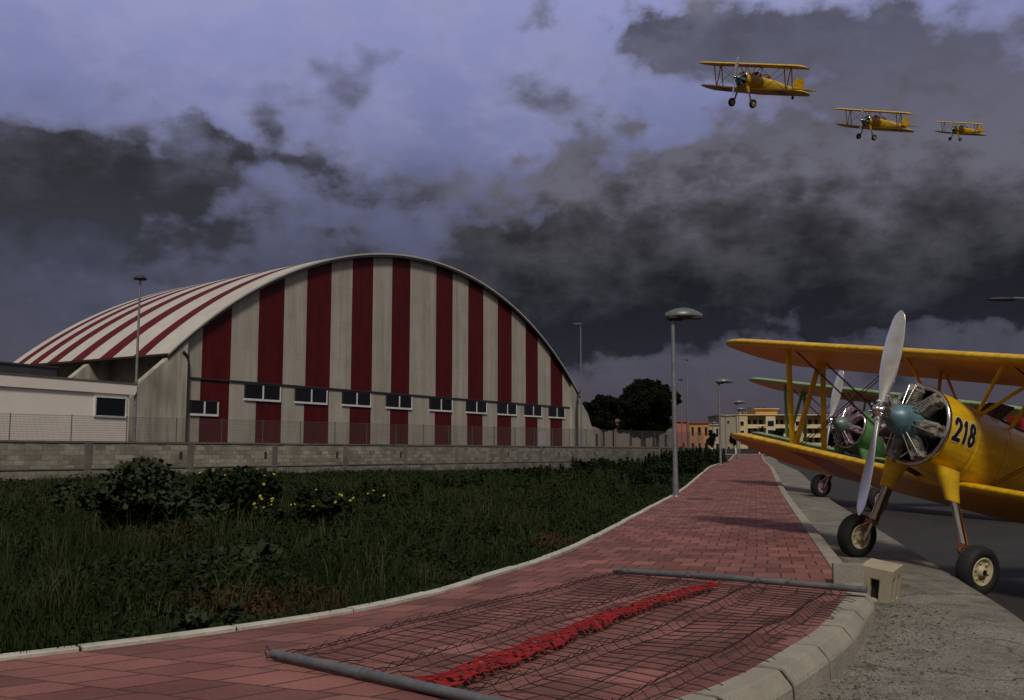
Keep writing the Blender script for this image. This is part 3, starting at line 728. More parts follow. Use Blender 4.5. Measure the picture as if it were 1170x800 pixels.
def shrub(name, cx, cy, w_, d_, hh, nleaf, size, label, material, cat='shrub', group=None, spiky=False, flowers=0, lobes=7, seed=0):
    r = np.random.default_rng(seed+int(abs(cx)*100)); z0 = float(field_z(cx, cy)) if name != 'hedge' else 0.8
    o = empty(name, (cx, cy, z0-.02), label, cat, group)
    cs = np.column_stack([r.uniform(-.5, .5, lobes)*w_*.72, r.uniform(-.5, .5, lobes)*d_*.72, r.uniform(.15, .88, lobes)*hh])
    cs[:, 2] *= 1-.55*(np.abs(cs[:, 0])/(w_*.36))**2*.45
    rad = r.uniform(.12, .30, lobes)*min(w_, d_, hh*1.5)
    k = r.integers(0, lobes, nleaf); v = r.normal(size=(nleaf, 3)); v /= np.linalg.norm(v, axis=1)[:, None]
    C = cs[k]+v*(rad[k]*r.random(nleaf)**.35)[:, None]*np.array([1.1, 1.1, .9]); C[:, 2] = np.abs(C[:, 2])*1.0+.01
    if spiky:
        nst = max(5, int(w_*9)); q = r.uniform(-.5, .5, (nst, 2))*[w_, d_]; hs = hh*r.uniform(.6, 1.25, nst)
        ks = r.integers(0, nst, nleaf//2); t = r.random(nleaf//2)
        C2 = np.column_stack([q[ks]+r.normal(size=(nleaf//2, 2))*(.09*(1-t))[:, None], hs[ks]*t]); C[:nleaf//2] = C2
    V, F = leaf_cloud(C, np.array([0, -.2, .8]), size, r, .75); npmesh('foliage', V, F, material, o)
    mb = MB()
    for i in range(lobes):
        mb.tube([(cs[i, 0]*.2, cs[i, 1]*.2, -.05), (cs[i, 0]*.6, cs[i, 1]*.6, cs[i, 2]*.5), tuple(cs[i])], [.018, .012, .006], 5)
    mb.build('stem', M_stem, o)
    for i in range(flowers):
        a = r.uniform(-.5, .5)*w_; b = r.uniform(-.55, .1)*d_; zt_ = hh*r.uniform(.55, 1.1); fb_ = MB(); s_f = r.uniform(.016, .030)
        tilt = Vector((r.uniform(-.6, .6), -r.uniform(.3, 1.2), .7)).normalized(); c0 = Vector((a, b, zt_))
        X = tilt.orthogonal().normalized(); Yv = tilt.cross(X)
        for p in range(9):
            t = p*2*math.pi/9; d1 = X*math.cos(t)+Yv*math.sin(t); d2 = X*math.cos(t+.3)+Yv*math.sin(t+.3); d0 = X*math.cos(t-.3)+Yv*math.sin(t-.3)
            fb_.add([c0, c0+d0*s_f*.8, c0+d1*s_f+tilt*.006, c0+d2*s_f*.8], [(0, 1, 2, 3)])
        fb_.build('flower', M_yellow, o, fix=False)
    return o
def gxy(px, py): p = gnd(px, py); return p.x, p.y
x, y = gxy(165, 603); shrub('shrub', x, y, 2.5, 1.5, 1.02, 11000, .052, 'large leafy mallow bush at left in front of the block wall', M_leaf2, seed=1, lobes=20)
x, y = gxy(95, 585); shrub('shrub', x, y, 1.7, 1.3, .62, 5200, .045, 'lower leafy bush spreading left of the large mallow bush', M_leaf2, seed=2, lobes=8)
x, y = gxy(262, 598); shrub('shrub', x, y, 1.7, 1.2, .95, 8000, .042, 'dark rounded bush right of the large mallow, few yellow blooms', M_leaf, seed=3, flowers=8, lobes=12)
x, y = gxy(352, 600); shrub('flowering_plant', x, y, 1.6, 1.0, .58, 2600, .045, 'low weed with the most yellow daisy blooms in the field', M_leaf, 'plant', seed=4, flowers=26, lobes=9)
x, y = gxy(395, 585); shrub('flowering_plant', x, y, 1.5, 1.0, .45, 1800, .045, 'small weed with scattered yellow blooms below the hangar stripes', M_leaf, 'plant', seed=5, flowers=12, lobes=7)
x, y = gxy(265, 655); shrub('broadleaf_plant', x, y, 1.0, .8, .26, 420, .11, 'low rosette weed with long grey green leaves in the grass', M_leaf2, 'plant', seed=6, lobes=6)
x, y = gxy(235, 715); shrub('broadleaf_plant', x, y, .55, .4, .16, 260, .05, 'small leafy weed beside the pale edging kerb', M_leaf2, 'plant', seed=16, lobes=5)
for i, (px, py, wd, hh, lab) in enumerate([(515, 560, 2.2, .45, 'dark weed clump in front of the reddish stain on the wall'), (640, 549, 2.6, .5, 'dark weed clump below the pale hangar door'),
        (690, 545, 2.4, .55, 'spiky weed clump below the right end of the hangar'), (598, 545, 2.2, .45, 'spiky weed clump below the last hangar windows'),
        (735, 549, 2.6, .6, 'spiky weed clump just left of the nearest street lamp'), (450, 575, 1.5, .45, 'low weed clump in the middle of the field')]):
    x, y = gxy(px, py); shrub('weed_clump', x, y, wd, 1.6, hh, 4200, .045, lab, M_leaf, 'weeds', 'weed clumps across the field', True, seed=20+i, lobes=8)
for i, (off, Y, wd, hh, lab) in enumerate([(1.5, 33, 1.9, .5, 'verge shrub closest beyond the nearest street lamp'), (1.6, 37.5, 2.2, .6, 'second verge shrub beyond the nearest street lamp'),
        (1.5, 42.5, 2.4, .7, 'verge shrub midway between the two nearest lamps'), (1.7, 47.5, 2.6, .8, 'bushy verge shrub before the second street lamp'),
        (1.5, 53, 2.4, .85, 'dark shrub directly left of the second street lamp'), (1.4, 62, 2.6, .95, 'dark shrub between second and third street lamps'), (1.3, 71, 2.8, .9, 'dark shrub just before the third street lamp'), (4.6, 44, 3., .6, 'wide shrub set back from the walkway behind the others')]):
    xr = 2.78+(Y-8.4)*.2437-2.82-off
    shrub('verge_shrub', xr, Y, wd, 2.4, hh, 5500, .05, lab, M_hedge, 'shrub', 'shrubs along the walkway verge', True, seed=40+i, lobes=10)

# trees -----------------------------------------------------------------
def tree(name, px, Y, ytop, ybot, wpx, label, zb=.6, material=None, nleaf=9000, lobes=26, size=.22, cat='tree', flat=.62, shape='round', seed=0, trunks=1, ytrunk=None, pl=None):
    r = np.random.default_rng(100+seed); k = Y/1136; b0 = at(px, 517, Y)
    zt, zc0 = CAMZ+(517-ytop)*k, CAMZ+(517-ybot)*k; W = wpx*k; o = empty(name, (b0.x, Y, zb), label, cat)
    zt -= zb; zc0 -= zb; hc = zt-zc0; cz = (zt+zc0)/2
    v = r.normal(size=(lobes, 3)); v /= np.linalg.norm(v, axis=1)[:, None]; q = r.random(lobes)**.45
    cs = v*q[:, None]*np.array([W/2*.80, W/2*.7, hc/2*.72])+np.array([0, 0, cz])
    rad = r.uniform(.16, .30, lobes)*min(W, hc*1.3)*.62
    if pl:   # irregular crown: main limbs' clumps, each broken into smaller tufts
        cs = []; rad = []
        for qx, qy, qr in pl:
            c0 = np.array([(qx-px)*k, r.normal()*qr*k*.6, CAMZ+(517-qy)*k-zb])
            for _ in range(9):
                v = r.normal(size=3); v /= np.linalg.norm(v); cs.append(c0+v*qr*k*r.uniform(.35, .85)*np.array([1, 1, .8])); rad.append(qr*k*r.uniform(.38, .80))
        cs = np.array(cs); rad = np.array(rad); lobes = len(cs)
    kk = r.choice(lobes, nleaf, p=rad**2/np.sum(rad**2)); v = r.normal(size=(nleaf, 3)); v /= np.linalg.norm(v, axis=1)[:, None]
    C = cs[kk]+v*(rad[kk]*r.random(nleaf)**.4)[:, None]
    V, F = leaf_cloud(C, np.array([0, 0, .3]), size, r, .6); npmesh('crown', V, F, material or M_pine, o)
    mb = MB()
    for t in range(trunks):
        ox = (t-(trunks-1)/2)*W*.16; lean = ox*.6
        mb.tube([(ox, 0, -.2), (ox+lean*.4+.1, 0, zc0*.6), (ox+lean, 0, cz)], [W*.035, W*.028, W*.015], 8)
        for i in r.choice(lobes, min(9, lobes), False):
            mb.tube([(ox+lean*.6, 0, zc0*.85), tuple((Vector((ox+lean, 0, cz))+Vector(cs[i]))/2+Vector((0, 0, -.1*hc))), tuple(cs[i])], [W*.016, W*.011, W*.005], 6)
    mb.build('trunk', M_bark, o); return o
tree('pine_tree', 689, 112, 449, 488, 47, 'smaller flat topped dark pine at left of the pair', .2, seed=1, nleaf=40000, size=.13, pl=[(675, 467, 8), (686, 459, 9), (697, 460, 8), (703, 468, 6), (690, 471, 12), (679, 477, 7), (698, 477, 7), (690, 485, 8), (671, 472, 5), (688, 466, 12), (684, 482, 8), (696, 484, 7)])
tree('pine_tree', 743, 118, 429, 497, 74, 'taller broad dark pine at right of the pair behind the fence', .2, seed=2, nleaf=80000, size=.13, trunks=2, pl=[(714, 462, 9), (725, 450, 11), (738, 440, 9), (750, 441, 8), (759, 449, 8), (771, 452, 6), (774, 459, 4), (722, 468, 12), (741, 460, 15), (757, 466, 11), (708, 472, 7), (718, 482, 9), (738, 480, 13), (755, 483, 10), (730, 491, 10), (748, 493, 9), (732, 455, 13), (750, 455, 12), (730, 472, 15), (748, 473, 14), (765, 470, 7), (715, 490, 8), (761, 490, 7), (738, 488, 13)])
tree('small_tree', 813, 128, 489, 510, 13, 'small dark bushy tree at the right end of the mesh fence', .8, M_hedge, 2500, 12, .2, seed=3)
tree('small_tree', 838, 150, 494, 512, 10, 'small dark shrubby tree behind the third street lamp', .8, M_hedge, 1800, 10, .25, seed=4)
tree('small_tree', 893, 165, 489, 508, 16, 'dark rounded tree before the yellow flats, seen between the wing struts', .8, M_hedge, 2500, 12, .28, seed=5)
tree('small_tree', 906, 168, 492, 508, 14, 'dark tree at right before the yellow flats, behind the biplane struts', .8, M_hedge, 2500, 12, .28, seed=6)
tree('small_tree', 950, 170, 486, 510, 34, 'wide dark tree behind the green biplane', .8, M_hedge, 3500, 16, .3, seed=7)
# palm
p = at(871, 517, 160); o = empty('palm_tree', (p.x, 160, .8), 'small dark palm with splayed fronds in front of the yellow flats', 'palm'); k = 160/1136
zc = CAMZ+(517-493)*k-.8; mb = MB(); mb.tube([(0, 0, 0), (.05, 0, zc*.5), (0, 0, zc)], [.22, .16, .17], 8); mb.build('trunk', M_bark, o)
mb = MB()
for i in range(22):
    t = i*2.4; L = 1.5; el_ = random.uniform(.1, 1.2); d = Vector((math.cos(t), math.sin(t), 0)); s_ = Vector((-d.y, d.x, 0))
    pts = [Vector((0, 0, zc))+d*L*u*math.cos(el_)+Vector((0, 0, L*u*math.sin(el_)-u*u*.5)) for u in (0, .35, .7, 1)]
    for a, b_ in zip(pts, pts[1:]): mb.add([a-s_*.12, a+s_*.12, b_+s_*.09, b_-s_*.09], [(0, 1, 2, 3)])
mb.build('crown', M_hedge, o, fix=False)

# ------------------------------------------------------------------ distant houses
def facade_building(name, px0, px1, Y, ytop, label, col, floors, bays, depth=9, zb=.4, pent=None, balcony=None, roofcol=None, cat='building', rot=0., win=(.45, .5), flat=True, grey_side=None):
    k = Y/1136; a, b_ = at(px0, 517, Y), at(px1, 517, Y); W = b_.x-a.x; H = CAMZ+(517-ytop)*k-zb; cx = (a.x+b_.x)/2
    o = empty(name, (cx, Y, zb), label, cat); o.rotation_euler.z = rot
    M = mat('plaster_'+label[:14].replace(' ', '_'), col, tuple(c*.85 for c in col), .5, .85)
    MB().box((0, depth/2, H/2-.3), (W, depth, H+.6)).build('wall', M, o)
    MB().box((0, depth/2, H+.12), (W+.5, depth+.5, .24)).build('roof', roofcol or M, o)
    fh = H/floors; bw = W/bays
    for f_ in range(floors):
        for i in range(bays):
            x = -W/2+bw*(i+.5); zc_ = fh*(f_+.52); ww, wh = bw*win[0], fh*win[1]
            if (i*7+f_*5+int(px0)) % 6 == 0: continue
            ww *= .7+.5*((i*13+f_*7+int(px0)) % 5)/5
            fr = MB().box((x, -.03, zc_), (ww+.14, .10, wh+.14)).build('window', M, o)
            MB().box((x, -.09, zc_), (ww, .04, wh)).build('pane', M_glass, fr)
        if balcony and f_ > 0:
            for (s0, s1) in balcony:
                MB().box(((s0+s1)/2*W-W/2, -.65, fh*f_+.42), ((s1-s0)*W, 1.2, .95)).build('balcony', M, o)
    if pent:
        s0, s1, hh, c2 = pent; M2 = mat('plaster_pent_'+label[:10], c2, tuple(c*.85 for c in c2), .5, .85)
        MB().box(((s0+s1)/2*W-W/2, depth*.5, H+.24+hh/2), ((s1-s0)*W, depth*.8, hh)).build('penthouse', M2, o)
    return o
M_tile = mat('terracotta', (.26, .10, .055), (.19, .07, .04), .8, .9)
def apartment():
    Y = 205; k = Y/1136; zb = .6
    o = empty('apartment_block', (at(842, 517, Y).x, Y, zb), 'pale yellow apartment block with dark loggias and an orange top storey beyond the biplanes', 'building')
    X = lambda px: (px-842)*k; Z = lambda py: CAMZ+(517-py)*k-zb
    Mc = mat('plaster_cream', (.56, .43, .23), (.47, .35, .18), .4, .85); Mo = mat('plaster_orange', (.58, .29, .08), (.5, .24, .06), .4, .85); Mw = mat('plaster_pale', (.62, .52, .34), (.54, .45, .28), .4, .85)
    def bx(nm, px0, px1, py0, py1, y0, y1, m, par=o): return MB().box(((X(px0)+X(px1))/2, (y0+y1)/2, (Z(py0)+Z(py1))/2), (X(px1)-X(px0), y1-y0, Z(py0)-Z(py1))).build(nm, m, par)
    bx('wall', 842, 1020, 520, 474.6, 1.6, 12, Mc)
    bx('roof', 841, 1021, 474.6, 473.6, -.2, 12.3, Mw)
    bx('penthouse', 868, 893, 473.6, 467, 2.5, 9, Mo); bx('penthouse_roof', 866, 895, 467, 466.2, 2., 9.5, Mw)
    for a, b in ((842, 855), (876, 887), (906, 918), (940, 952), (975, 990)):      # projecting bays, flush with the balconies
        ba = bx('wall_bay', a, b, 520, 475, 0, 1.59, Mw if a == 876 else Mc)
        for py in (484, 494.5, 505):
            w_ = 2.6 if a != 876 else 3.6; c = (a+b)/2; fr = bx('window', c-w_, c+w_, py+3., py-3., -.06, -.003, M_frame if a != 876 else M_dark, o); bx('pane', c-w_+.5, c+w_-.5, py+2.5, py-2.5, -.09, -.065, M_glass, fr)
    for a, b in ((855.2, 875.8), (887.2, 905.8), (918.2, 939.8), (952.2, 974.8)):
        for py in (480.5, 491, 501.5):
            bx('balcony', a, b, py+8, py+4.6, .05, .25, Mw); bx('balcony_slab', a, b, py+8.9, py+8.05, .0, 1.58, Mw)
            n_ = 3
            for q in range(n_):
                c = a+(b-a)*(q+.5)/n_; fr = bx('window', c-2., c+2., py+7.6, py-1.2, 1.50, 1.59, M_dark, o); bx('pane', c-1.6, c+1.6, py+7.2, py-.8, 1.46, 1.49, M_glass, fr)
    mb = MB()
    for px, py in ((851, 468), (855, 466.5), (858, 465), (861, 466), (864, 464.6), (873, 463.5), (880, 463), (898, 468)):
        mb.tube([(X(px), 4, Z(474)), (X(px), 4, Z(py))], .05, 5); mb.tube([(X(px)-.5, 4, Z(py+.6)), (X(px)+.5, 4, Z(py+.8))], .04, 4); mb.tube([(X(px)-.35, 4, Z(py+1.6)), (X(px)+.35, 4, Z(py+1.7))], .04, 4)
    mb.build('antenna', M_dark, o)
    for px in (853, 859.5): bx('chimney', px-1, px+1, 473.6, 470, 5, 6, Mo)
apartment()
facade_building('apartment_block', 823.5, 842, 203, 475, 'grey beige block flank left of the yellow flats', (.30, .26, .20), 3, 1, 12, .6, win=(.12, .2))
facade_building('house', 788, 811, 190, 484, 'orange house with low tiled roof left of the lamp row', (.46, .22, .10), 2, 3, 9, .6, roofcol=M_tile)
facade_building('house', 811, 823, 196, 486, 'beige house between the orange house and the flats', (.42, .35, .27), 2, 2, 9, .6)
facade_building('house', 768, 785, 185, 482.5, 'red walled house seen right of the tall pine', (.42, .12, .09), 2, 2, 9, .6, roofcol=M_tile)
facade_building('house', 664, 700, 160, 484, 'low pale pink house behind the smaller pine', (.20, .155, .14), 1, 3, 9, .3, win=(.2, .35))
facade_building('house', 702, 740, 165, 482, 'low cream house partly hidden by the taller pine', (.20, .17, .15), 1, 3, 9, .3, win=(.2, .35), roofcol=M_tile)
facade_building('house', 740, 768, 172, 485, 'low grey house at right behind the taller pine', (.15, .13, .12), 1, 2, 9, .3, win=(.2, .35))
facade_building('house', 1010, 1120, 230, 490, 'pale building far behind the fuselage of the yellow biplane', (.4, .34, .26), 3, 6, 10, .6)
# low dark fence + pale post at the end of the walkway
o = empty('garden_fence', at(872, 517, 126), 'low dark fence with white posts at the far end of the walkway', 'fence'); o.location.z = .9
mb = MB(); mb.box((4, 0, .36), (22, .12, .72)); mb.build('panel', M_dark, o)
for i in range(8): MB().box((-6.5+i*3.0, -.1, .42), (.14, .14, .84)).build('post', M_frame, o)
# drain cover set in the pavers
p = gnd(800, 570.5, .0); o = MB(); o.box((0, 0, .006), (.62, .30, .012))
for i in range(7): o.box((-.24+i*.08, 0, .014), (.03, .26, .006))
d = o.build('drain_cover', M_dark); d.location = (p.x, p.y, .002); d.rotation_euler.z = -.24
tag(d, 'dark metal drain cover set flush in the red pavers near the first lamp', 'drain cover')

# ------------------------------------------------------------------ biplanes (body frame: x nose, y port, z up; origin at the engine ring)
PH, PR, PPHI = .700, 1.40, -.0846
UX, UZ, LX, LZ, HU, HL, SY = -.035, 1.037, -.70, -.55, 5.06, 5.02, 3.325
WX, WZ, WY, WR = -.55, -1.625, 1.02, .312
BASE = Vector((WX, 0, WZ-WR))
def paint(name, c, dirt=.8, ribs=False):
    m = mat(name, c, tuple(x*dirt for x in c), 1.6, .40, spec=.45, coat=.10, bump=.05, bscale=4.); nt = m.node_tree; b = nt.nodes['Principled BSDF']
    tc = nd(nt, 'ShaderNodeTexCoord'); mp = nd(nt, 'ShaderNodeMapping'); mp.inputs['Scale'].default_value = (.9, 7, 7) if not ribs else (.8, 5, 5)
    nt.links.new(tc.outputs['Object'], mp.inputs[0]); col = b.inputs['Base Color'].links[0].from_socket
    st_ = ramp(nt, noise(nt, mp.outputs[0], 1.1, 8, .72), .40, .60, (.62, .56, .48), (1.05, 1.05, 1.05)); col = mixc(nt, .6, col, st_, 'MULTIPLY')
    ch = ramp(nt, noise(nt, tc.outputs['Object'], 9, 8, .8), .60, .70); col = mixc(nt, mulf(nt, ch, .35), col, tuple(x*.35+.02 for x in c))
    nt.links.new(col, b.inputs['Base Color'])
    sp_ = nd(nt, 'ShaderNodeSeparateXYZ'); nt.links.new(tc.outputs['Object'], sp_.inputs[0])
    if ribs:   # doped fabric sagging between the ribs
        sn = nd(nt, 'ShaderNodeMath', operation='SINE'); nt.links.new(mulf(nt, sp_.outputs['Y'], 2*math.pi/.34), sn.inputs[0]); ab = nd(nt, 'ShaderNodeMath', operation='ABSOLUTE'); nt.links.new(sn.outputs[0], ab.inputs[0])
        hgt = ab.outputs[0]; ds = .02; stg = .4
    else:      # sheet seams with a fastener row
        fr_ = nd(nt, 'ShaderNodeMath', operation='FRACT'); nt.links.new(mulf(nt, sp_.outputs['X'], 1.55), fr_.inputs[0]); hgt = ramp(nt, fr_.outputs[0], .0, .018); ds = .012; stg = .6
        dk = ramp(nt, fr_.outputs[0], .0, .016, (.45, .42, .38), (1, 1, 1)); nt.links.new(mixc(nt, .8, col, dk, 'MULTIPLY'), b.inputs['Base Color'])
    bp = nd(nt, 'ShaderNodeBump'); bp.inputs['Strength'].default_value = stg; bp.inputs['Distance'].default_value = ds; nt.links.new(hgt, bp.inputs['Height'])
    old = b.inputs['Normal'].links[0].from_node; nt.links.new(bp.outputs['Normal'], old.inputs['Normal'])
    return m
M_yel = paint('yellow_paint', (.76, .465, .012)); M_yelw = paint('yellow_fabric', (.82, .49, .012), ribs=True)
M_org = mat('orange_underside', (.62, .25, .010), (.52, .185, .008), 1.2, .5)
M_redband = mat('dark_red_band', (.30, .018, .012), (.24, .014, .01), 2, .5)
M_grn = paint('green_paint', (.11, .27, .10)); M_grnw = paint('green_fabric', (.27, .42, .17), ribs=True)
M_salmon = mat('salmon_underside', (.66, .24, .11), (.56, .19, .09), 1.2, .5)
M_tyre = mat('tyre_rubber', (.016, .015, .015), (.010, .010, .010), 6, .75, bump=.2)
M_hubc = mat('cream_hub', (.52, .46, .30), (.36, .30, .18), 5, .5)
M_hubp = mat('pink_hub', (.46, .28, .33), (.30, .16, .21), 5, .5)
M_chrome = mat('polished_steel', (.72, .70, .66), (.5, .47, .42), 3, .16, 1.)
M_prop = mat('polished_blade', (.82, .81, .80), (.60, .57, .54), 1.3, .26, .8, contrast=(.4, .6))
M_case = mat('blue_grey_crankcase', (.13, .225, .27), (.07, .13, .16), 3, .4, .2)
M_case2 = mat('grey_green_crankcase', (.15, .20, .19), (.1, .13, .13), 3, .4, .2)
M_cyl = mat('cylinder_metal', (.42, .39, .35), (.14, .12, .10), 8, .5, .35)
M_cyl2 = mat('mauve_cylinder_metal', (.46, .30, .40), (.20, .11, .17), 8, .5, .3)
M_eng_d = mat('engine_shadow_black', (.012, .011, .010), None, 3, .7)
M_rust = mat('rusty_bracket', (.20, .075, .035), (.12, .045, .02), 6, .6, .3)
M_bwire = mat('brown_wire', (.10, .045, .02), None, 5, .5, .4)
M_leather = mat('brown_leather', (.10, .045, .025), (.06, .028, .016), 5, .6)
M_black = mat('black_number', (.008, .008, .008), None, 5, .6)
M_numw = mat('number_outline', (.60, .52, .30), None, 5, .6)
M_screen = mat('windscreen', (.10, .11, .12), None, 2, .08, spec=.6)

FUS = [(0, 0, .53, .53, .53, 2.0), (-.25, -.005, .535, .54, .55, 2.05), (-.7, -.01, .50, .52, .60, 2.3), (-1.2, -.01, .475, .50, .62, 2.5), (-1.8, -.02, .46, .50, .60, 2.6), (-2.6, -.02, .44, .50, .56, 2.6),
       (-3.4, -.0, .38, .46, .50, 2.5), (-4.4, .04, .28, .34, .38, 2.3), (-5.4, .09, .16, .22, .24, 2.2), (-6.4, .13, .05, .11, .10, 2.0)]
def fus_at(x):
    xs = [q[0] for q in FUS]; i = 0
    while i < len(xs)-2 and x < xs[i+1]: i += 1
    t = (x-xs[i])/(xs[i+1]-xs[i]); return [a+(b-a)*t for a, b in zip(FUS[i], FUS[i+1])]
def fus_pt(x, q, out=0.):
    _, zc, w_, hu, hd, e = fus_at(x); c, s = math.cos(q), math.sin(q)
    return Vector((x, (w_+out)*math.copysign(abs(c)**(2/e), c), zc+((hu if s > 0 else hd)+out)*math.copysign(abs(s)**(2/e), s)))
def airfoil(t, n=10):
    xs = [.5*(1-math.cos(math.pi*i/n)) for i in range(n+1)]
    yt = lambda x: 5*t*(.2969*math.sqrt(x)-.126*x-.3516*x*x+.2843*x**3-.1036*x**4)
    cam = lambda x: .035*math.sin(math.pi*min(x*1.15, 1))**1.
    up = [(x, cam(x)+yt(x)) for x in xs[::-1]]; dn = [(x, cam(x)-yt(x)*.75) for x in xs[1:-1]]
    return up+dn
def wing(name, lex, lez, half, dih, mats, parent, org, ystart=0., bands=None, inc=0.):
    """one continuous wing (or left/right panel pair): materials 0 top/leading edge, 1 underside, 2 band"""
    ch = 1.50; mb = MB(); AF = airfoil(.125)
    sides = (None,) if ystart == 0 else (-1, 1)
    obs = []
    for sd_ in sides:
        if sd_ is None: ys = sorted(set([round(half*v, 4) for v in (-1, -.996, -.985, -.965, -.935, -.9, -.86, -.8, -.65, -.45, -.25, -.08, 0, .08, .25, .45, .65, .8, .86, .9, .935, .965, .985, .996, 1)]))
        else: ys = [sd_*v for v in [ystart, ystart+.3, 1.25, 1.95, 2.0, 2.9, 3.4, half*.8, half*.86, half*.9, half*.935, half*.965, half*.985, half*.996, half]]
        mb = MB(); rings = []
        for y in ys:
            u = max(0, (abs(y)-half*.82)/(half*.18)); c_ = ch*max(.04, math.sqrt(max(0, 1-u**2.3)))
            x0 = lex-(ch-c_)*.36*(1 if u > 0 else 0); tk = (c_/ch)**.6
            zz_ = lez+dih*abs(y)
            rings.append([Vector((x0-c_*a, y, zz_+ch*b*tk*(c_/ch)**.3-inc*(lex-x0+c_*a))) for a, b in AF])
        n = len(AF); nu = n//2
        for i in range(len(rings)-1):
            band = bands and bands[0] <= min(abs(ys[i]), abs(ys[i+1])) < bands[1]
            for j in range(n):
                a, b = rings[i], rings[i+1]; x01 = AF[j][0]; under = j >= len(AF)-9 and x01 > .08
                mb.add([a[j], a[(j+1) % n], b[(j+1) % n], b[j]], [(0, 1, 2, 3)], 2 if (band and under) else (1 if under else 0), True)
        mb.add(rings[0], [tuple(reversed(range(n)))]); mb.add(rings[-1], [tuple(range(n))])
        # weld seams for smooth shading
        import bmesh
        ob = mb.build(name, mats, parent, org); bm = bmesh.new(); bm.from_mesh(ob.data); bmesh.ops.remove_doubles(bm, verts=bm.verts, dist=1e-4); bmesh.ops.recalc_face_normals(bm, faces=bm.faces); bm.to_mesh(ob.data); bm.free()
        obs.append(ob)
    return obs
def strut(mb, a, b, w_=.055, mi=0):
    """streamlined strut, long axis of the section along x"""
    a, b = Vector(a), Vector(b); t = (b-a).normalized(); X = Vector((1, 0, 0)); X = (X-t*X.dot(t)).normalized(); Yv = t.cross(X); rings = []
    for p in (a, a.lerp(b, .5), b): rings.append([p+X*math.cos(q)*w_+Yv*math.sin(q)*w_*.42 for q in np.linspace(0, 2*math.pi, 12, endpoint=False)])
    mb.loft(rings, mi, True)

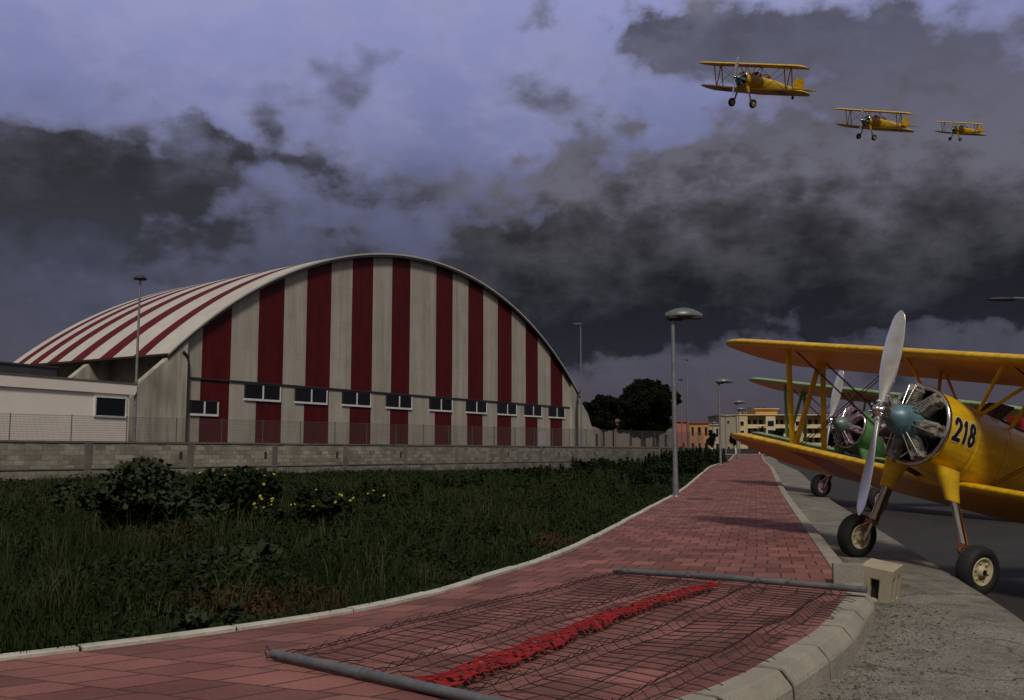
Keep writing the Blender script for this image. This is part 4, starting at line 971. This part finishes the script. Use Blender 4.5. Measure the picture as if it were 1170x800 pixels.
def make_biplane(number=True):
    o = empty('biplane', (0, 0, 0)); G = BASE
    B = lambda mb, nm, ms, par=o, **k: mb.build(nm, ms, par, G, **k)
    # fuselage
    mb = MB(); nq = 40; xs = [0, -.06, -.12, -.25, -.5, -.75, -1.0, -1.3, -1.6, -1.9, -2.3, -2.6, -3, -3.4, -4, -4.4, -5, -5.4, -6, -6.4]
    rings = [[fus_pt(x, 2*math.pi*j/nq) for j in range(nq)] for x in xs]
    mb.loft(rings, 0, True, (False, True))
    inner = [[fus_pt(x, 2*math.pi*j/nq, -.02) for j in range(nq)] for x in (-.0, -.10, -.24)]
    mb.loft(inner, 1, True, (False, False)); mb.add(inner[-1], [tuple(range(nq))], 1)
    fus = B(mb, 'fuselage', [M_yel, M_eng_d], fix=False)
    fus.data.flip_normals() if False else None
    # cowl ring, polished lip
    mb = MB(); prof = [(math.cos(q)*.042, .520+math.sin(q)*.036) for q in np.linspace(0, 2*math.pi, 12, endpoint=False)]
    mb.lathe([(t+.012, r) for t, r in prof+prof[:1]], (0, 0, 0), (1, 0, 0), 48); B(mb, 'cowl_ring', M_chrome)
    # panel lines: thin raised straps round the nose, and access panel
    mb = MB()
    for x in (-.62, -1.28):
        rings = [[fus_pt(x+dx, 2*math.pi*j/nq, oo) for j in range(nq)] for dx, oo in ((.012, .0), (.010, .004), (-.010, .004), (-.012, 0))]
        mb.loft(rings, 0, True, (False, False))
    B(mb, 'panel_strap', M_yel, fix=False)
    # exhaust stack
    mb = MB(); mb.tube([fus_pt(-.12, -2.2, .03), fus_pt(-.3, -2.25, .07), fus_pt(-.75, -2.3, .09)], [.05, .055, .05], 10); B(mb, 'exhaust_pipe', M_rust)
    # engine
    mb = MB(); mb.lathe([(-.23, .24), (-.05, .25), (.10, .24), (.22, .235), (.26, .215), (.36, .20), (.46, .15), (.50, .10), (.62, .075), (.66, .07)], (0, 0, 0), (1, 0, 0), 28, caps=(True, True))
    for i in range(14):
        q = i*2*math.pi/14; mb.tube([(.26, .185*math.cos(q), .185*math.sin(q)), (.385, .185*math.cos(q), .185*math.sin(q))], .014, 6)
    B(mb, 'crankcase', M_case)
    for i in range(7):
        q = math.pi/2+i*2*math.pi/7+.12; d = Vector((0, math.cos(q), math.sin(q))); s_ = Vector((0, -math.sin(q), math.cos(q))); mb = MB(); ox = .12
        mb.tube([Vector((ox, 0, 0))+d*.2, Vector((ox, 0, 0))+d*.47], .072, 12)
        for t in np.linspace(.25, .43, 9): mb.lathe([(-.004, .074), (-.004, .100), (.004, .100), (.004, .074)], Vector((ox, 0, 0))+d*t, d, 14)
        Rm = Matrix((Vector((1, 0, 0)), s_, d)).transposed(); mb.box(Vector((ox, 0, 0))+d*.475, (.19, .15, .075), Rm, taper=.75)
        for sg in (-1, 1):
            mb.box(Vector((ox+.02, 0, 0))+d*.515+s_*.055*sg, (.12, .045, .05), Rm, taper=.7)
        cy = B(mb, 'cylinder', M_cyl)
        mb = MB()
        for sg in (-1, 1): mb.tube([Vector((.30, 0, 0))+d*.21+s_*.03*sg, Vector((.20, 0, 0))+d*.505+s_*.055*sg], .013, 6)
        mb.tube([Vector((.02, 0, 0))+d*.23+s_*.09, Vector((.0, 0, 0))+d*.35+s_*.11, Vector((.06, 0, 0))+d*.47+s_*.08], .022, 6)
        B(mb, 'pushrod', M_chrome, cy)
    # propeller
    mb = MB()
    ax = Vector((0, math.sin(PPHI), math.cos(PPHI))); tn = ax.cross(Vector((1, 0, 0)))
    for sg in (1, -1):
        rings = []
        for t in [.0, .06, .12, .18, .26, .36, .48, .6, .72, .82, .9, .95, .98, 1.]:
            rr = .03+t*(PR-.03); c_ = np.interp(t, [0, .1, .18, .36, .55, .75, .9, .96, 1], [.095, .10, .15, .235, .27, .25, .19, .135, .03]); th = np.interp(t, [0, .1, .2, .5, 1], [.09, .09, .065, .034, .012])
            be = R(np.interp(t, [0, .2, .5, .75, 1], [48, 38, 22, 15, 11])); a_ = ax*sg; tg = tn*sg
            # chord lies between the disc plane (tg) and the shaft (x)
            cd = tg*math.cos(be)*-1+Vector((1, 0, 0))*math.sin(be); nn_ = cd.cross(a_).normalized()
            rings.append([Vector((PH, 0, 0))+a_*rr+cd*(math.cos(q)*c_/2)+nn_*(math.sin(q)*th/2) for q in np.linspace(0, 2*math.pi, 16, endpoint=False)])
        mb.loft(rings, 0, True)
    pr = B(mb, 'propeller', M_prop)
    mb = MB(); mb.lathe([(-.09, .06), (-.085, .095), (-.03, .10), (.04, .10), (.055, .06), (.10, .055), (.12, .03), (.125, .0)], (PH, 0, 0), (1, 0, 0), 18, caps=(True, False))
    for i in range(8):
        q = i*math.pi/4+.2; mb.tube([(PH-.05, .12*math.cos(q), .12*math.sin(q)), (PH+.075, .12*math.cos(q), .12*math.sin(q))], .018, 6)
    B(mb, 'hub', M_chrome, pr)
    # wings
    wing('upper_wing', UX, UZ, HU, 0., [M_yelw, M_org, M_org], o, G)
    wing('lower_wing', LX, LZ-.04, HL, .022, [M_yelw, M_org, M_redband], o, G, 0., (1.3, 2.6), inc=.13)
    for sy in (-1, 1):
        y = SY*sy; zl = LZ-.04+.022*SY+.06; zu = UZ+.02
        for a, b in (((LX-.3, y, zl), (UX-.3, y, zu)), ((LX-1.1, y, zl-.15), (UX-1.1, y, zu+.02)), ((LX-.36, y, zl), (UX-1.04, y, zu+.02))):
            mb = MB(); strut(mb, a, b, .058); B(mb, 'interplane_strut', M_yelw)
        for a, b in (((-.62, .36*sy, .38), (UX-.30, .80*sy, UZ+.0)), ((-1.32, .36*sy, .38), (UX-1.10, .80*sy, UZ+.03)), ((-.70, .36*sy, .40), (UX-1.02, .80*sy, UZ+.03))):
            mb = MB(); strut(mb, a, b, .034); B(mb, 'cabane_strut', M_yelw)
        # flying and landing wires
        mb = MB()
        for dx in (0, .06):
            mb.tube([(LX-.35+dx, .46*sy, LZ+.02), (UX-.35+dx, (SY-.1)*sy, UZ+.02)], .0075, 5); mb.tube([(LX-1.05+dx, .46*sy, LZ), (UX-1.05+dx, (SY-.1)*sy, UZ+.02)], .0075, 5)
            mb.tube([(UX-.35+dx, .85*sy, UZ+.03), (LX-.35+dx, (SY-.1)*sy, zl-.04)], .0075, 5)
        B(mb, 'bracing_wire', M_bwire)
        # landing gear leg: painted fairing, oleo tube, axle; wheel with rim
        top = Vector((-.28, .40*sy, -.46)); mid = Vector((-.36, .56*sy, -.86)); axl = Vector((WX, WY*sy-.16*sy, WZ+.05))
        mb = MB(); strut_r = [[p+Vector((math.cos(q)*a, math.sin(q)*b, 0)) for q in np.linspace(0, 2*math.pi, 14, endpoint=False)] for p, a, b in ((top, .20, .15), (top.lerp(mid, .6), .135, .10), (mid, .10, .085))]
        mb.loft(strut_r, 0, True); lg = B(mb, 'landing_gear_leg', M_yel)
        mb = MB(); mb.tube([mid+Vector((0, 0, .04)), mid.lerp(axl, .72)], .050, 14); mb.tube([mid.lerp(axl, .70), axl], .034, 12); B(mb, 'oleo_tube', M_chrome, lg)
        mb = MB(); mb.tube([mid+Vector((-.10, 0, -.02)), mid.lerp(axl, .7)+Vector((-.085, 0, 0)), axl+Vector((-.03, 0, .10))], .026, 8)
        e1 = mid.lerp(axl, .72); e2 = axl.lerp(e1, .2); ex = (e1+e2)/2+Vector((.13, .0, 0)); mb.tube([e1, ex], .022, 6); mb.tube([ex, e2], .022, 6); mb.box(e1, (.13, .13, .06)); B(mb, 'torque_link', M_rust, lg)
        c_ = Vector((WX, WY*sy, WZ)); mb = MB(); mb.tube([axl, axl+Vector((0, 0, -.05)), c_+Vector((0, -.02*sy, 0)), c_+Vector((0, .11*sy, 0))], .035, 10); B(mb, 'axle', M_chrome, lg)
        mb = MB(); prof = [(-.075, .175), (-.095, .20), (-.108, .245), (-.095, .288), (-.06, .311), (0, .318), (.06, .311), (.095, .288), (.108, .245), (.095, .20), (.075, .175)]
        mb.lathe(prof, c_, (0, 1, 0), 36); wh = B(mb, 'wheel', M_tyre)
        mb = MB()
        for g in (-1, 1):
            mb.lathe([(.072*g, .182), (.088*g, .183), (.092*g, .165), (.070*g, .150), (.055*g, .085), (.075*g, .070), (.105*g, .06), (.11*g, .0)], c_, (0, 1, 0), 28)
            for i in range(6):
                q = i*math.pi/3; mb.lathe([(.058*g, .026), (.072*g, .024), (.073*g, .0)], c_+Vector((.118*math.cos(q), 0, .118*math.sin(q))), (0, 1, 0), 8)
        B(mb, 'rim', M_hubc, wh)
    # cockpits: coaming, seat back, windscreen
    for x in (-1.62, -2.52):
        zt_ = fus_at(x)[3]-.02; mb = MB()
        loop = [Vector((x-.0+.32*math.cos(q), .26*math.sin(q), fus_pt(x+.32*math.cos(q), math.pi/2-.55*math.sin(q)).z+.012)) for q in np.linspace(0, 2*math.pi, 21)]
        mb.tube(loop, .03, 8, caps=False); ck = B(mb, 'cockpit', M_leather)
        MB_ = MB(); MB_.add([p+Vector((0, 0, -.004)) for p in loop[:-1]], [tuple(range(20))], 0); MB_.build('opening_shade', M_eng_d, ck, G)  # flat black sheet under the coaming, painting in the shade of the cockpit
        MB_ = MB(); MB_.box((x-.24, 0, zt_+.07), (.09, .26, .22), taper=.8); MB_.build('headrest', M_redband, ck, G)
        MB_ = MB(); pz = zt_+.005
        P0 = [Vector((x+.42, y, pz-.02*abs(y)/.24)) for y in (-.27, -.13, .13, .27)]; P1 = [p+Vector((-.16 if abs(p.y) < .2 else -.24, -.03*np.sign(p.y), .24)) for p in P0]
        MB_.add(P0+P1, [(0, 1, 5, 4), (1, 2, 6, 5), (2, 3, 7, 6)], 0); MB_.build('windscreen', M_screen, ck, G, fix=False)
        MB_ = MB(); MB_.tube(P1, .010, 6)
        for a, b in zip(P0, P1): MB_.tube([a, b], .009, 6)
        MB_.build('windscreen_frame', M_dark, ck, G)
    # tail
    mb = MB()
    for poly, th, ax_ in (([(-5.45, .26), (-5.75, .80), (-6.05, 1.08), (-6.40, 1.12), (-6.72, .92), (-6.82, .50), (-6.70, .05), (-6.40, -.05)], .05, 'v'),):
        pts = [Vector((x, -th/2, z)) for x, z in poly]; mb.prism(pts, (0, th, 0))
    B(mb, 'tail_fin', M_yel)
    mb = MB(); half = [(-5.35, .10), (-5.55, .9), (-5.75, 1.45), (-6.05, 1.68), (-6.35, 1.62), (-6.55, 1.2), (-6.60, .3), (-6.5, .10)]
    for sy in (-1, 1): mb.prism([Vector((x, y*sy, .20)) for x, y in half], (0, 0, .05))
    B(mb, 'tailplane', M_yel)
    mb = MB(); mb.tube([(-5.55, 0, -.02), (-5.8, 0, -.40)], .035, 8); tg = B(mb, 'tail_wheel_strut', M_dark)
    mb = MB(); mb.lathe([(-.04, .06), (-.05, .11), (0, .135), (.05, .11), (.04, .06)], (-5.85, 0, -.42), (0, 1, 0), 18, caps=(True, True)); mb.build('tail_wheel', M_tyre, tg, G)
    return o

def place_plane(o, Rm, ring, sc=.85):
    o.rotation_mode = 'QUATERNION'; o.rotation_quaternion = Rm.to_quaternion(); o.scale = (sc,)*3
    o.location = Vector(ring)+Rm @ (BASE*sc)
def rodrigues(w_):
    w_ = Vector(w_); return Matrix.Rotation(w_.length, 3, w_.normalized())
RP = rodrigues((-.401544, .104729, -2.648121)); T1 = Vector((5.438882, 13.329312, 1.50811))
def contact(Rm, ring, sc, sy):
    c = Vector(ring)+Rm @ (Vector((WX, WY*sy, WZ))*sc); y = Rm @ Vector((0, 1, 0)); dn = Vector((0, 0, -1)); dn = (dn-y*dn.dot(y)).normalized(); return c+dn*WR*sc
KS = .858
ring1 = CAMP+(T1-CAMP)*KS
def ground_at(p):
    s = float(sdist_road(np.array([p.x]), np.array([p.y]))[0]); return float(zroad(max(s, .23), p.y)), s
for sy in (-1, 1):
    c = contact(RP, ring1, KS, sy); print('YELLOW contact', sy, c, 'ground', ground_at(c))
yel = make_biplane(); place_plane(yel, RP, ring1, KS)
tag(yel, 'big yellow parked biplane numbered 218 in the right foreground, white propeller upright', 'biplane')
# the number on the port side of the nose
def digit_strokes(ch):
    arc_ = lambda cx, cy, rx, ry, a0, a1, k=14: [(cx+rx*math.cos(R(a0+(a1-a0)*i/k)), cy+ry*math.sin(R(a0+(a1-a0)*i/k))) for i in range(k+1)]
    if ch == '2': return [arc_(.5, .70, .36, .24, 165, -25)+[(.16, .07)], [(.10, .07), (.90, .07)]]
    if ch == '1': return [[(.34, .80), (.54, .93), (.54, .06)]]
    if ch == '8': return [arc_(.5, .71, .30, .22, 0, 360, 22), arc_(.5, .28, .36, .23, 0, 360, 22)]
def number(text, xc, zc, hgt, wid, parent):
    """painted digits: fine cells laid on the fuselage skin, black with a thin pale outline"""
    dw = wid/(len(text)-.25); NXc, NYc = 46, 62
    for nm, mt, lim, lift in (('number_outline', M_numw, .150, .003), ('fuselage_number', M_black, .098, .006)):
        mb = MB()
        for k_, ch in enumerate(text):
            off = (k_-(len(text)-1)/2)*dw*(1.0); segs = [(np.array(a), np.array(b)) for st_ in digit_strokes(ch) for a, b in zip(st_, st_[1:])]
            gx_ = np.linspace(-.12, 1.12, NXc+1); gy_ = np.linspace(-.12, 1.12, NYc+1); asp = dw*.86/hgt
            cx_, cy_ = np.meshgrid((gx_[1:]+gx_[:-1])/2, (gy_[1:]+gy_[:-1])/2); dist = np.full(cx_.shape, 9.)
            for a, b in segs:
                ax_, bx_ = a[0]*asp, b[0]*asp; dx, dy = bx_-ax_, b[1]-a[1]; L2 = dx*dx+dy*dy+1e-9
                t = np.clip(((cx_*asp-ax_)*dx+(cy_-a[1])*dy)/L2, 0, 1); dist = np.minimum(dist, np.hypot(cx_*asp-ax_-t*dx, cy_-a[1]-t*dy))
            cache = {}
            def pt(i, j):
                if (i, j) not in cache:
                    xb = xc-(off+(gx_[i]-.5)*dw*.86); zb_ = zc+(gy_[j]-.5)*hgt; lo, hi = -math.pi/2, math.pi/2
                    for _ in range(26):
                        md = (lo+hi)/2
                        if fus_pt(xb, md).z < zb_: lo = md
                        else: hi = md
                    cache[(i, j)] = fus_pt(xb, lo, lift)
                return cache[(i, j)]
            for j in range(NYc):
                for i in range(NXc):
                    if dist[j, i] < lim: mb.add([pt(i, j), pt(i+1, j), pt(i+1, j+1), pt(i, j+1)], [(0, 1, 2, 3)], 0, True)
        mb.build(nm, mt, parent, BASE, fix=False)
from bpy_extras.object_utils import world_to_camera_view
bpy.context.view_layer.update()
def topx(p):
    d = p-CAMP; cy = d.y*math.cos(PIT)+d.z*math.sin(PIT); cz = -d.y*math.sin(PIT)+d.z*math.cos(PIT); return 585+1130*d.x/cy, 400-1130*cz/cy
# choose where on the nose the number sits by eye-matched body coordinates
if True:
    best = min(((topx(ring1+RP @ (fus_pt(x, q)*KS))[0]-1096)**2+(topx(ring1+RP @ (fus_pt(x, q)*KS))[1]-493)**2, x, fus_pt(x, q).z) for x in np.linspace(-1.5, -.1, 57) for q in np.linspace(-1., 1., 61))
    print('NUMBER', best)
NX, NZ = best[1], best[2]
number('218', -.30, NZ+.02, .30, .41, yel)

# second, green biplane farther along the strip: same kind, its own paint
def recolour(root, table):
    for ch in root.children_recursive:
        if ch.type == 'MESH':
            for sl in ch.material_slots:
                if sl.material in table:
                    nm = table[sl.material]; sl.link = 'OBJECT'; sl.material = nm
def copy_plane(src, skip=('fuselage_number', 'number_outline')):
    c = src.copy(); COL.objects.link(c)
    for ch in list(src.children):
        if ch.name.split('.')[0] in skip: continue
        copy_tree(ch, c)
    return c
grn = copy_plane(yel); tag(grn, 'green parked biplane with salmon wing undersides, half hidden behind the yellow one', 'biplane')
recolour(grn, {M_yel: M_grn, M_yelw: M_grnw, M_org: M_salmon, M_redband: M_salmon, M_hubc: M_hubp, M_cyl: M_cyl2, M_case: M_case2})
gp = gnd(937, 568, -.13)
for _ in range(6): gp = gnd(937, 568, ground_at(gp)[0])
bestd = None
for k2 in np.linspace(.7, 1.6, 181):
    rg = gp-(contact(RP, Vector((0, 0, 0)), k2, -1)); u_ = topx(rg); e = abs(u_[1]-489)
    if bestd is None or e < bestd[0]: bestd = (e, k2, u_)
K2 = bestd[1]; ring2 = gp-contact(RP, Vector((0, 0, 0)), K2, -1)
for sy in (-1, 1):
    c = contact(RP, ring2, K2, sy); print('GREEN', bestd, sy, c, 'ground', ground_at(c), topx(c))
place_plane(grn, RP, ring2, K2)
# three flying in echelon
def flyer(px, py, Y, Rm, label):
    c = copy_plane(yel); c['group'] = 'yellow biplanes flying in line'; c['label'] = label; r = ray(px, py); place_plane(c, Rm, CAMP+r*(Y/r.y), KS); return c
RF = rodrigues((-.077743, .445676, -2.473873))
def flyR(dyaw): return Matrix.Rotation(R(dyaw), 3, 'Z') @ RF
flyer(847.5, 90, 58.96, flyR(0), 'largest of the three yellow biplanes in the sky, leading the line at left')
flyer(989.5, 138, 87, flyR(-5), 'middle sized of the three yellow biplanes in the sky, between the other two')
flyer(1091, 147.5, 138, flyR(-9), 'smallest and rightmost of the three yellow biplanes in the sky')

# ------------------------------------------------------------------ fallen site fence panel
PA, PB = gnd(312, 747, .035), gnd(702, 652, .035)
DIR = Vector((.757, -.653, 0)).normalized()
fp = empty('fallen_fence_panel', (PA+PB)/2, 'fallen wire fence panel lying flat across the red pavers, two grey tube posts', 'fence panel'); OFP = (PA+PB)/2; OFP.z = 0
fp.location = OFP
M_tube = mat('zinc_tube', (.20, .21, .22), (.12, .125, .13), 6, .45, .5, bump=.1)
LN_, LF_ = 2.3, 2.42
def grd(p):
    s = float(sdist_road(np.array([p.x]), np.array([p.y]))[0]); z = float(zprof(p.y))
    return z+.014 if s < .19 else z+.014+max(-(s-.19)*.9, -.17)
PBe = PB+DIR*LF_; PBe.z = .07
mb = MB(); mb.tube([PA, PA+DIR*1.0, PA+DIR*LN_], .026, 14); mb.tube([PA+DIR*.72, PA+DIR*.76], .031, 14); mb.build('post', M_tube, fp, OFP)
mb = MB(); mb.tube([PB, PB+DIR*1.2+Vector((0, 0, .03)), PBe], .027, 14)
for q in (.35, 1.05, 1.75): mb.tube([PB+DIR*q+Vector((0, 0, q*.025)), PB+DIR*(q+.035)+Vector((0, 0, q*.025))], .031, 12)
mb.build('post', M_tube, fp, OFP)
folds = [.055, .36, .66, .945]
def foldz(b):
    z = 0
    for f_ in folds: z = max(z, .055*max(0, 1-abs(b-f_)/.030))
    return z
prf = np.random.default_rng(5)
def mesh_pt(a, b):
    p = (PA+DIR*(.06+b*(LN_-.1))).lerp(PB+DIR*(.06+b*(LF_-.20)), a)
    side = (PB-PA).normalized()
    wob = .03*math.sin(a*9+b*3)+.02*math.sin(a*21+b*7)
    p = p+DIR*wob*math.sin(math.pi*a)*1.2+DIR*(.16*math.sin(math.pi*a))*(b-.2)
    z = grd(p)+.012+foldz(b)+math.sin(math.pi*min(1, a*1.02))*(.018+.018*math.sin(a*7+b*4)+.014*math.sin(b*11-a*5))
    if a < .03 or a > .97: z += .02
    return Vector((p.x, p.y, z))
mb = MB(); NV = 34
for i in range(1, NV):
    a = i/NV+prf.uniform(-.003, .003); bs = sorted(list(np.linspace(0, 1.015, 26))+[f_+d for f_ in folds for d in (-.03, 0, .03)])
    pts = [mesh_pt(a, b) for b in bs]
    if prf.random() < .7: pts.append(pts[-1]+DIR*.05+Vector((0, 0, -.015+prf.uniform(-.02, .02))))
    mb.tube(pts, .0026, 4)
for b in [.0, .025, .085, .21, .33, .39, .51, .63, .69, .81, .915, .975]:
    mb.tube([mesh_pt(a, b) for a in np.linspace(.0, 1., 44)], .0029, 4)
mb.build('wire_mesh', M_wire, fp, OFP, fix=False)
# bent wire hook at the end of the near post
mb = MB(); mb.tube([PA-DIR*.01, PA-DIR*.07+Vector((0, .02, .03)), PA-DIR*.10+Vector((.02, -.02, -.0)), PA-DIR*.03+Vector((.0, -.05, -.015)), PA+DIR*.05+Vector((0, -.05, 0))], .004, 6); mb.build('wire_hook', M_wire, fp, OFP)
# torn strip of red plastic netting lying along the panel
M_net = mat('red_plastic_netting', (.29, .012, .010), (.16, .008, .007), 7., .55, spec=.25)
q0, q1 = gnd(478, 777, .06), gnd(812, 665, .06); mb = MB(); na, nb = 92, 7; ax_ = (q1-q0); sdv = Vector((ax_.y, -ax_.x, 0)).normalized()
def netp(i, j):
    t = i/na; wv = .21-.10*t; c = q0+ax_*t+sdv*(.05*math.sin(t*6+1)); u = (j/nb-.5)
    z = .03+.02*abs(math.sin(t*17+u*3))*.7+.02*math.sin(t*41+u*9)*.5+.03*(.25-u*u)*2+prf.uniform(-.006, .006)
    return Vector((c.x, c.y, 0))+sdv*(u*wv*(1+.35*math.sin(t*23+2)*.4)+prf.uniform(-.008, .008))+Vector((0, 0, z))
Gp = [[netp(i, j) for j in range(nb+1)] for i in range(na+1)]
for i in range(na):
    for j in range(nb):
        if (i+j) % 2 and prf.random() < .60 : continue
        if prf.random() < .06: continue
        a, b, c, d = Gp[i][j], Gp[i+1][j], Gp[i+1][j+1], Gp[i][j+1]; up = Vector((0, 0, .004))
        mb.add([a, b, c, d, a+up, b+up, c+up, d+up], [(0, 3, 2, 1), (4, 5, 6, 7), (0, 1, 5, 4), (1, 2, 6, 5), (2, 3, 7, 6), (3, 0, 4, 7)])
for j in (0, 2, 4, 5, 7):
    mb.tube([Gp[i][j]+Vector((0, 0, .004)) for i in range(na+1)], .0045, 4)
for i in range(0, na, 2): mb.tube([Gp[i][j]+Vector((0, 0, .005)) for j in range(nb+1)]+[Gp[i][nb]+sdv*prf.uniform(.005, .03)+Vector((0, 0, -.02))], .0035, 4)
ob = mb.build('plastic_netting', M_net, None, q0, fix=False); tag(ob, 'torn strip of red plastic safety netting lying across the fallen wire mesh', 'netting')

# concrete foot blocks at the kerb corner
def foot_block(loc, size, rot, holes, label, material):
    """hollow cast block: walls built around slots, solid core behind"""
    o = empty('concrete_foot_block', loc, label, 'concrete block'); o.rotation_euler = rot
    W, Dp, H = size; mb = MB()
    import bmesh
    def face_with_slots(org, ux, uz, nrm, w_, h_, slots):
        # grid cells between slot edges
        xs = sorted({-w_/2, w_/2, *[s[0] for s in slots], *[s[1] for s in slots]}); zs = sorted({-h_/2, h_/2, *[s[2] for s in slots], *[s[3] for s in slots]})
        for i in range(len(xs)-1):
            for j in range(len(zs)-1):
                cx, cz = (xs[i]+xs[i+1])/2, (zs[j]+zs[j+1])/2; ins = any(s[0] < cx < s[1] and s[2] < cz < s[3] for s in slots)
                q = [org+ux*xs[i]+uz*zs[j], org+ux*xs[i+1]+uz*zs[j], org+ux*xs[i+1]+uz*zs[j+1], org+ux*xs[i]+uz*zs[j+1]]
                if not ins: mb.add(q, [(0, 1, 2, 3)])
                else:
                    dpt = nrm*-.05; r_ = [p+dpt for p in q]; mb.add(q+r_, [(0, 1, 5, 4), (1, 2, 6, 5), (2, 3, 7, 6), (3, 0, 4, 7)], 0); mb.add(r_, [(0, 1, 2, 3)], 1)
    X, Y, Z = Vector((1, 0, 0)), Vector((0, 1, 0)), Vector((0, 0, 1)); c = Vector((0, 0, H/2))
    hf, hs = holes
    face_with_slots(c-Y*Dp/2, X, Z, -Y, W, H, hf); face_with_slots(c+X*W/2, Y, Z, X, Dp, H, hs)
    face_with_slots(c+Y*Dp/2, -X, Z, Y, W, H, []); face_with_slots(c-X*W/2, -Y, Z, -X, Dp, H, [])
    face_with_slots(c+Z*H/2, X, Y, Z, W, Dp, []); face_with_slots(c-Z*H/2, X, -Y, -Z, W, Dp, [])
    ob = mb.build('block_body', [material, M_eng_d], o); me = ob.data
    bm = bmesh.new(); bm.from_mesh(me); bmesh.ops.remove_doubles(bm, verts=bm.verts, dist=1e-4)
    bmesh.ops.recalc_face_normals(bm, faces=bm.faces); bm.to_mesh(me); bm.free()
    bv = ob.modifiers.new('bevel', 'BEVEL'); bv.width = .012; bv.segments = 2; bv.limit_method = 'ANGLE'
    return o
M_foot = mat('foot_block_concrete', (.38, .335, .25), (.26, .22, .155), 5, .92, bump=.25, bscale=70, contrast=(.3, .7), detail=9)
M_foot2 = mat('weathered_block', (.26, .235, .205), (.19, .17, .15), 3, .92, bump=.5, bscale=40, detail=9)
s2 = .0
bp_ = gnd(1003, 692, -.19)
foot_block(Vector((bp_.x+.02, bp_.y+.06, -.20)), (.285, .34, .37), (R(6), R(9), R(-35)), ([(-.04, .035, -.09, .085)], [(-.11, -.045, -.10, .10), (.035, .10, -.10, .10)]), 'pale slotted concrete foot block tilted at the kerb corner, holding the fallen post', M_foot)
p = gnd(979, 672, 0)
foot_block(Vector((p.x+.03, p.y+.30, -.185)), (.26, .18, .36), (R(-6), 0, R(-14)), ([], []), 'plain weathered concrete block right behind the slotted block beside the walkway', M_foot2)

# rubble on the strip: loose stones and clods, uncountable crumbs
mb = MB(); rr_ = np.random.default_rng(9)
for i in range(2600):
    t = rr_.uniform(RA[-1]-11.5, RA[-1]-3.2); x, y, nx, ny = along(RE, RA, RN, t); o_ = .24+abs(rr_.normal())*.38
    if o_ > 1.8: continue
    px_, py_ = x+nx*o_, y+ny*o_; zz_ = float(zroad(o_, y)); r_ = .0035+.011*rr_.random()**3.5
    if i % 60 == 0: r_ *= 2.1
    vs = [Vector((math.cos(q)*r_*rr_.uniform(.7, 1.3), math.sin(q)*r_*rr_.uniform(.7, 1.3), h_)) for h_ in (-.3*r_, .6*r_) for q in (0, 1.25, 2.5, 3.8, 5.)]
    vs = [v*(.7 if v.z > 0 else 1)+Vector((px_, py_, zz_+.002)) for v in vs]; vs = [Vector((v.x, v.y, v.z)) for v in vs]
    mb.loft([vs[:5], vs[5:]], 0, False)
M_rub = mat('rubble_stone', (.12, .105, .085), (.05, .043, .035), 9, .95)
tag(mb.build('rubble', M_rub), kind='stuff')
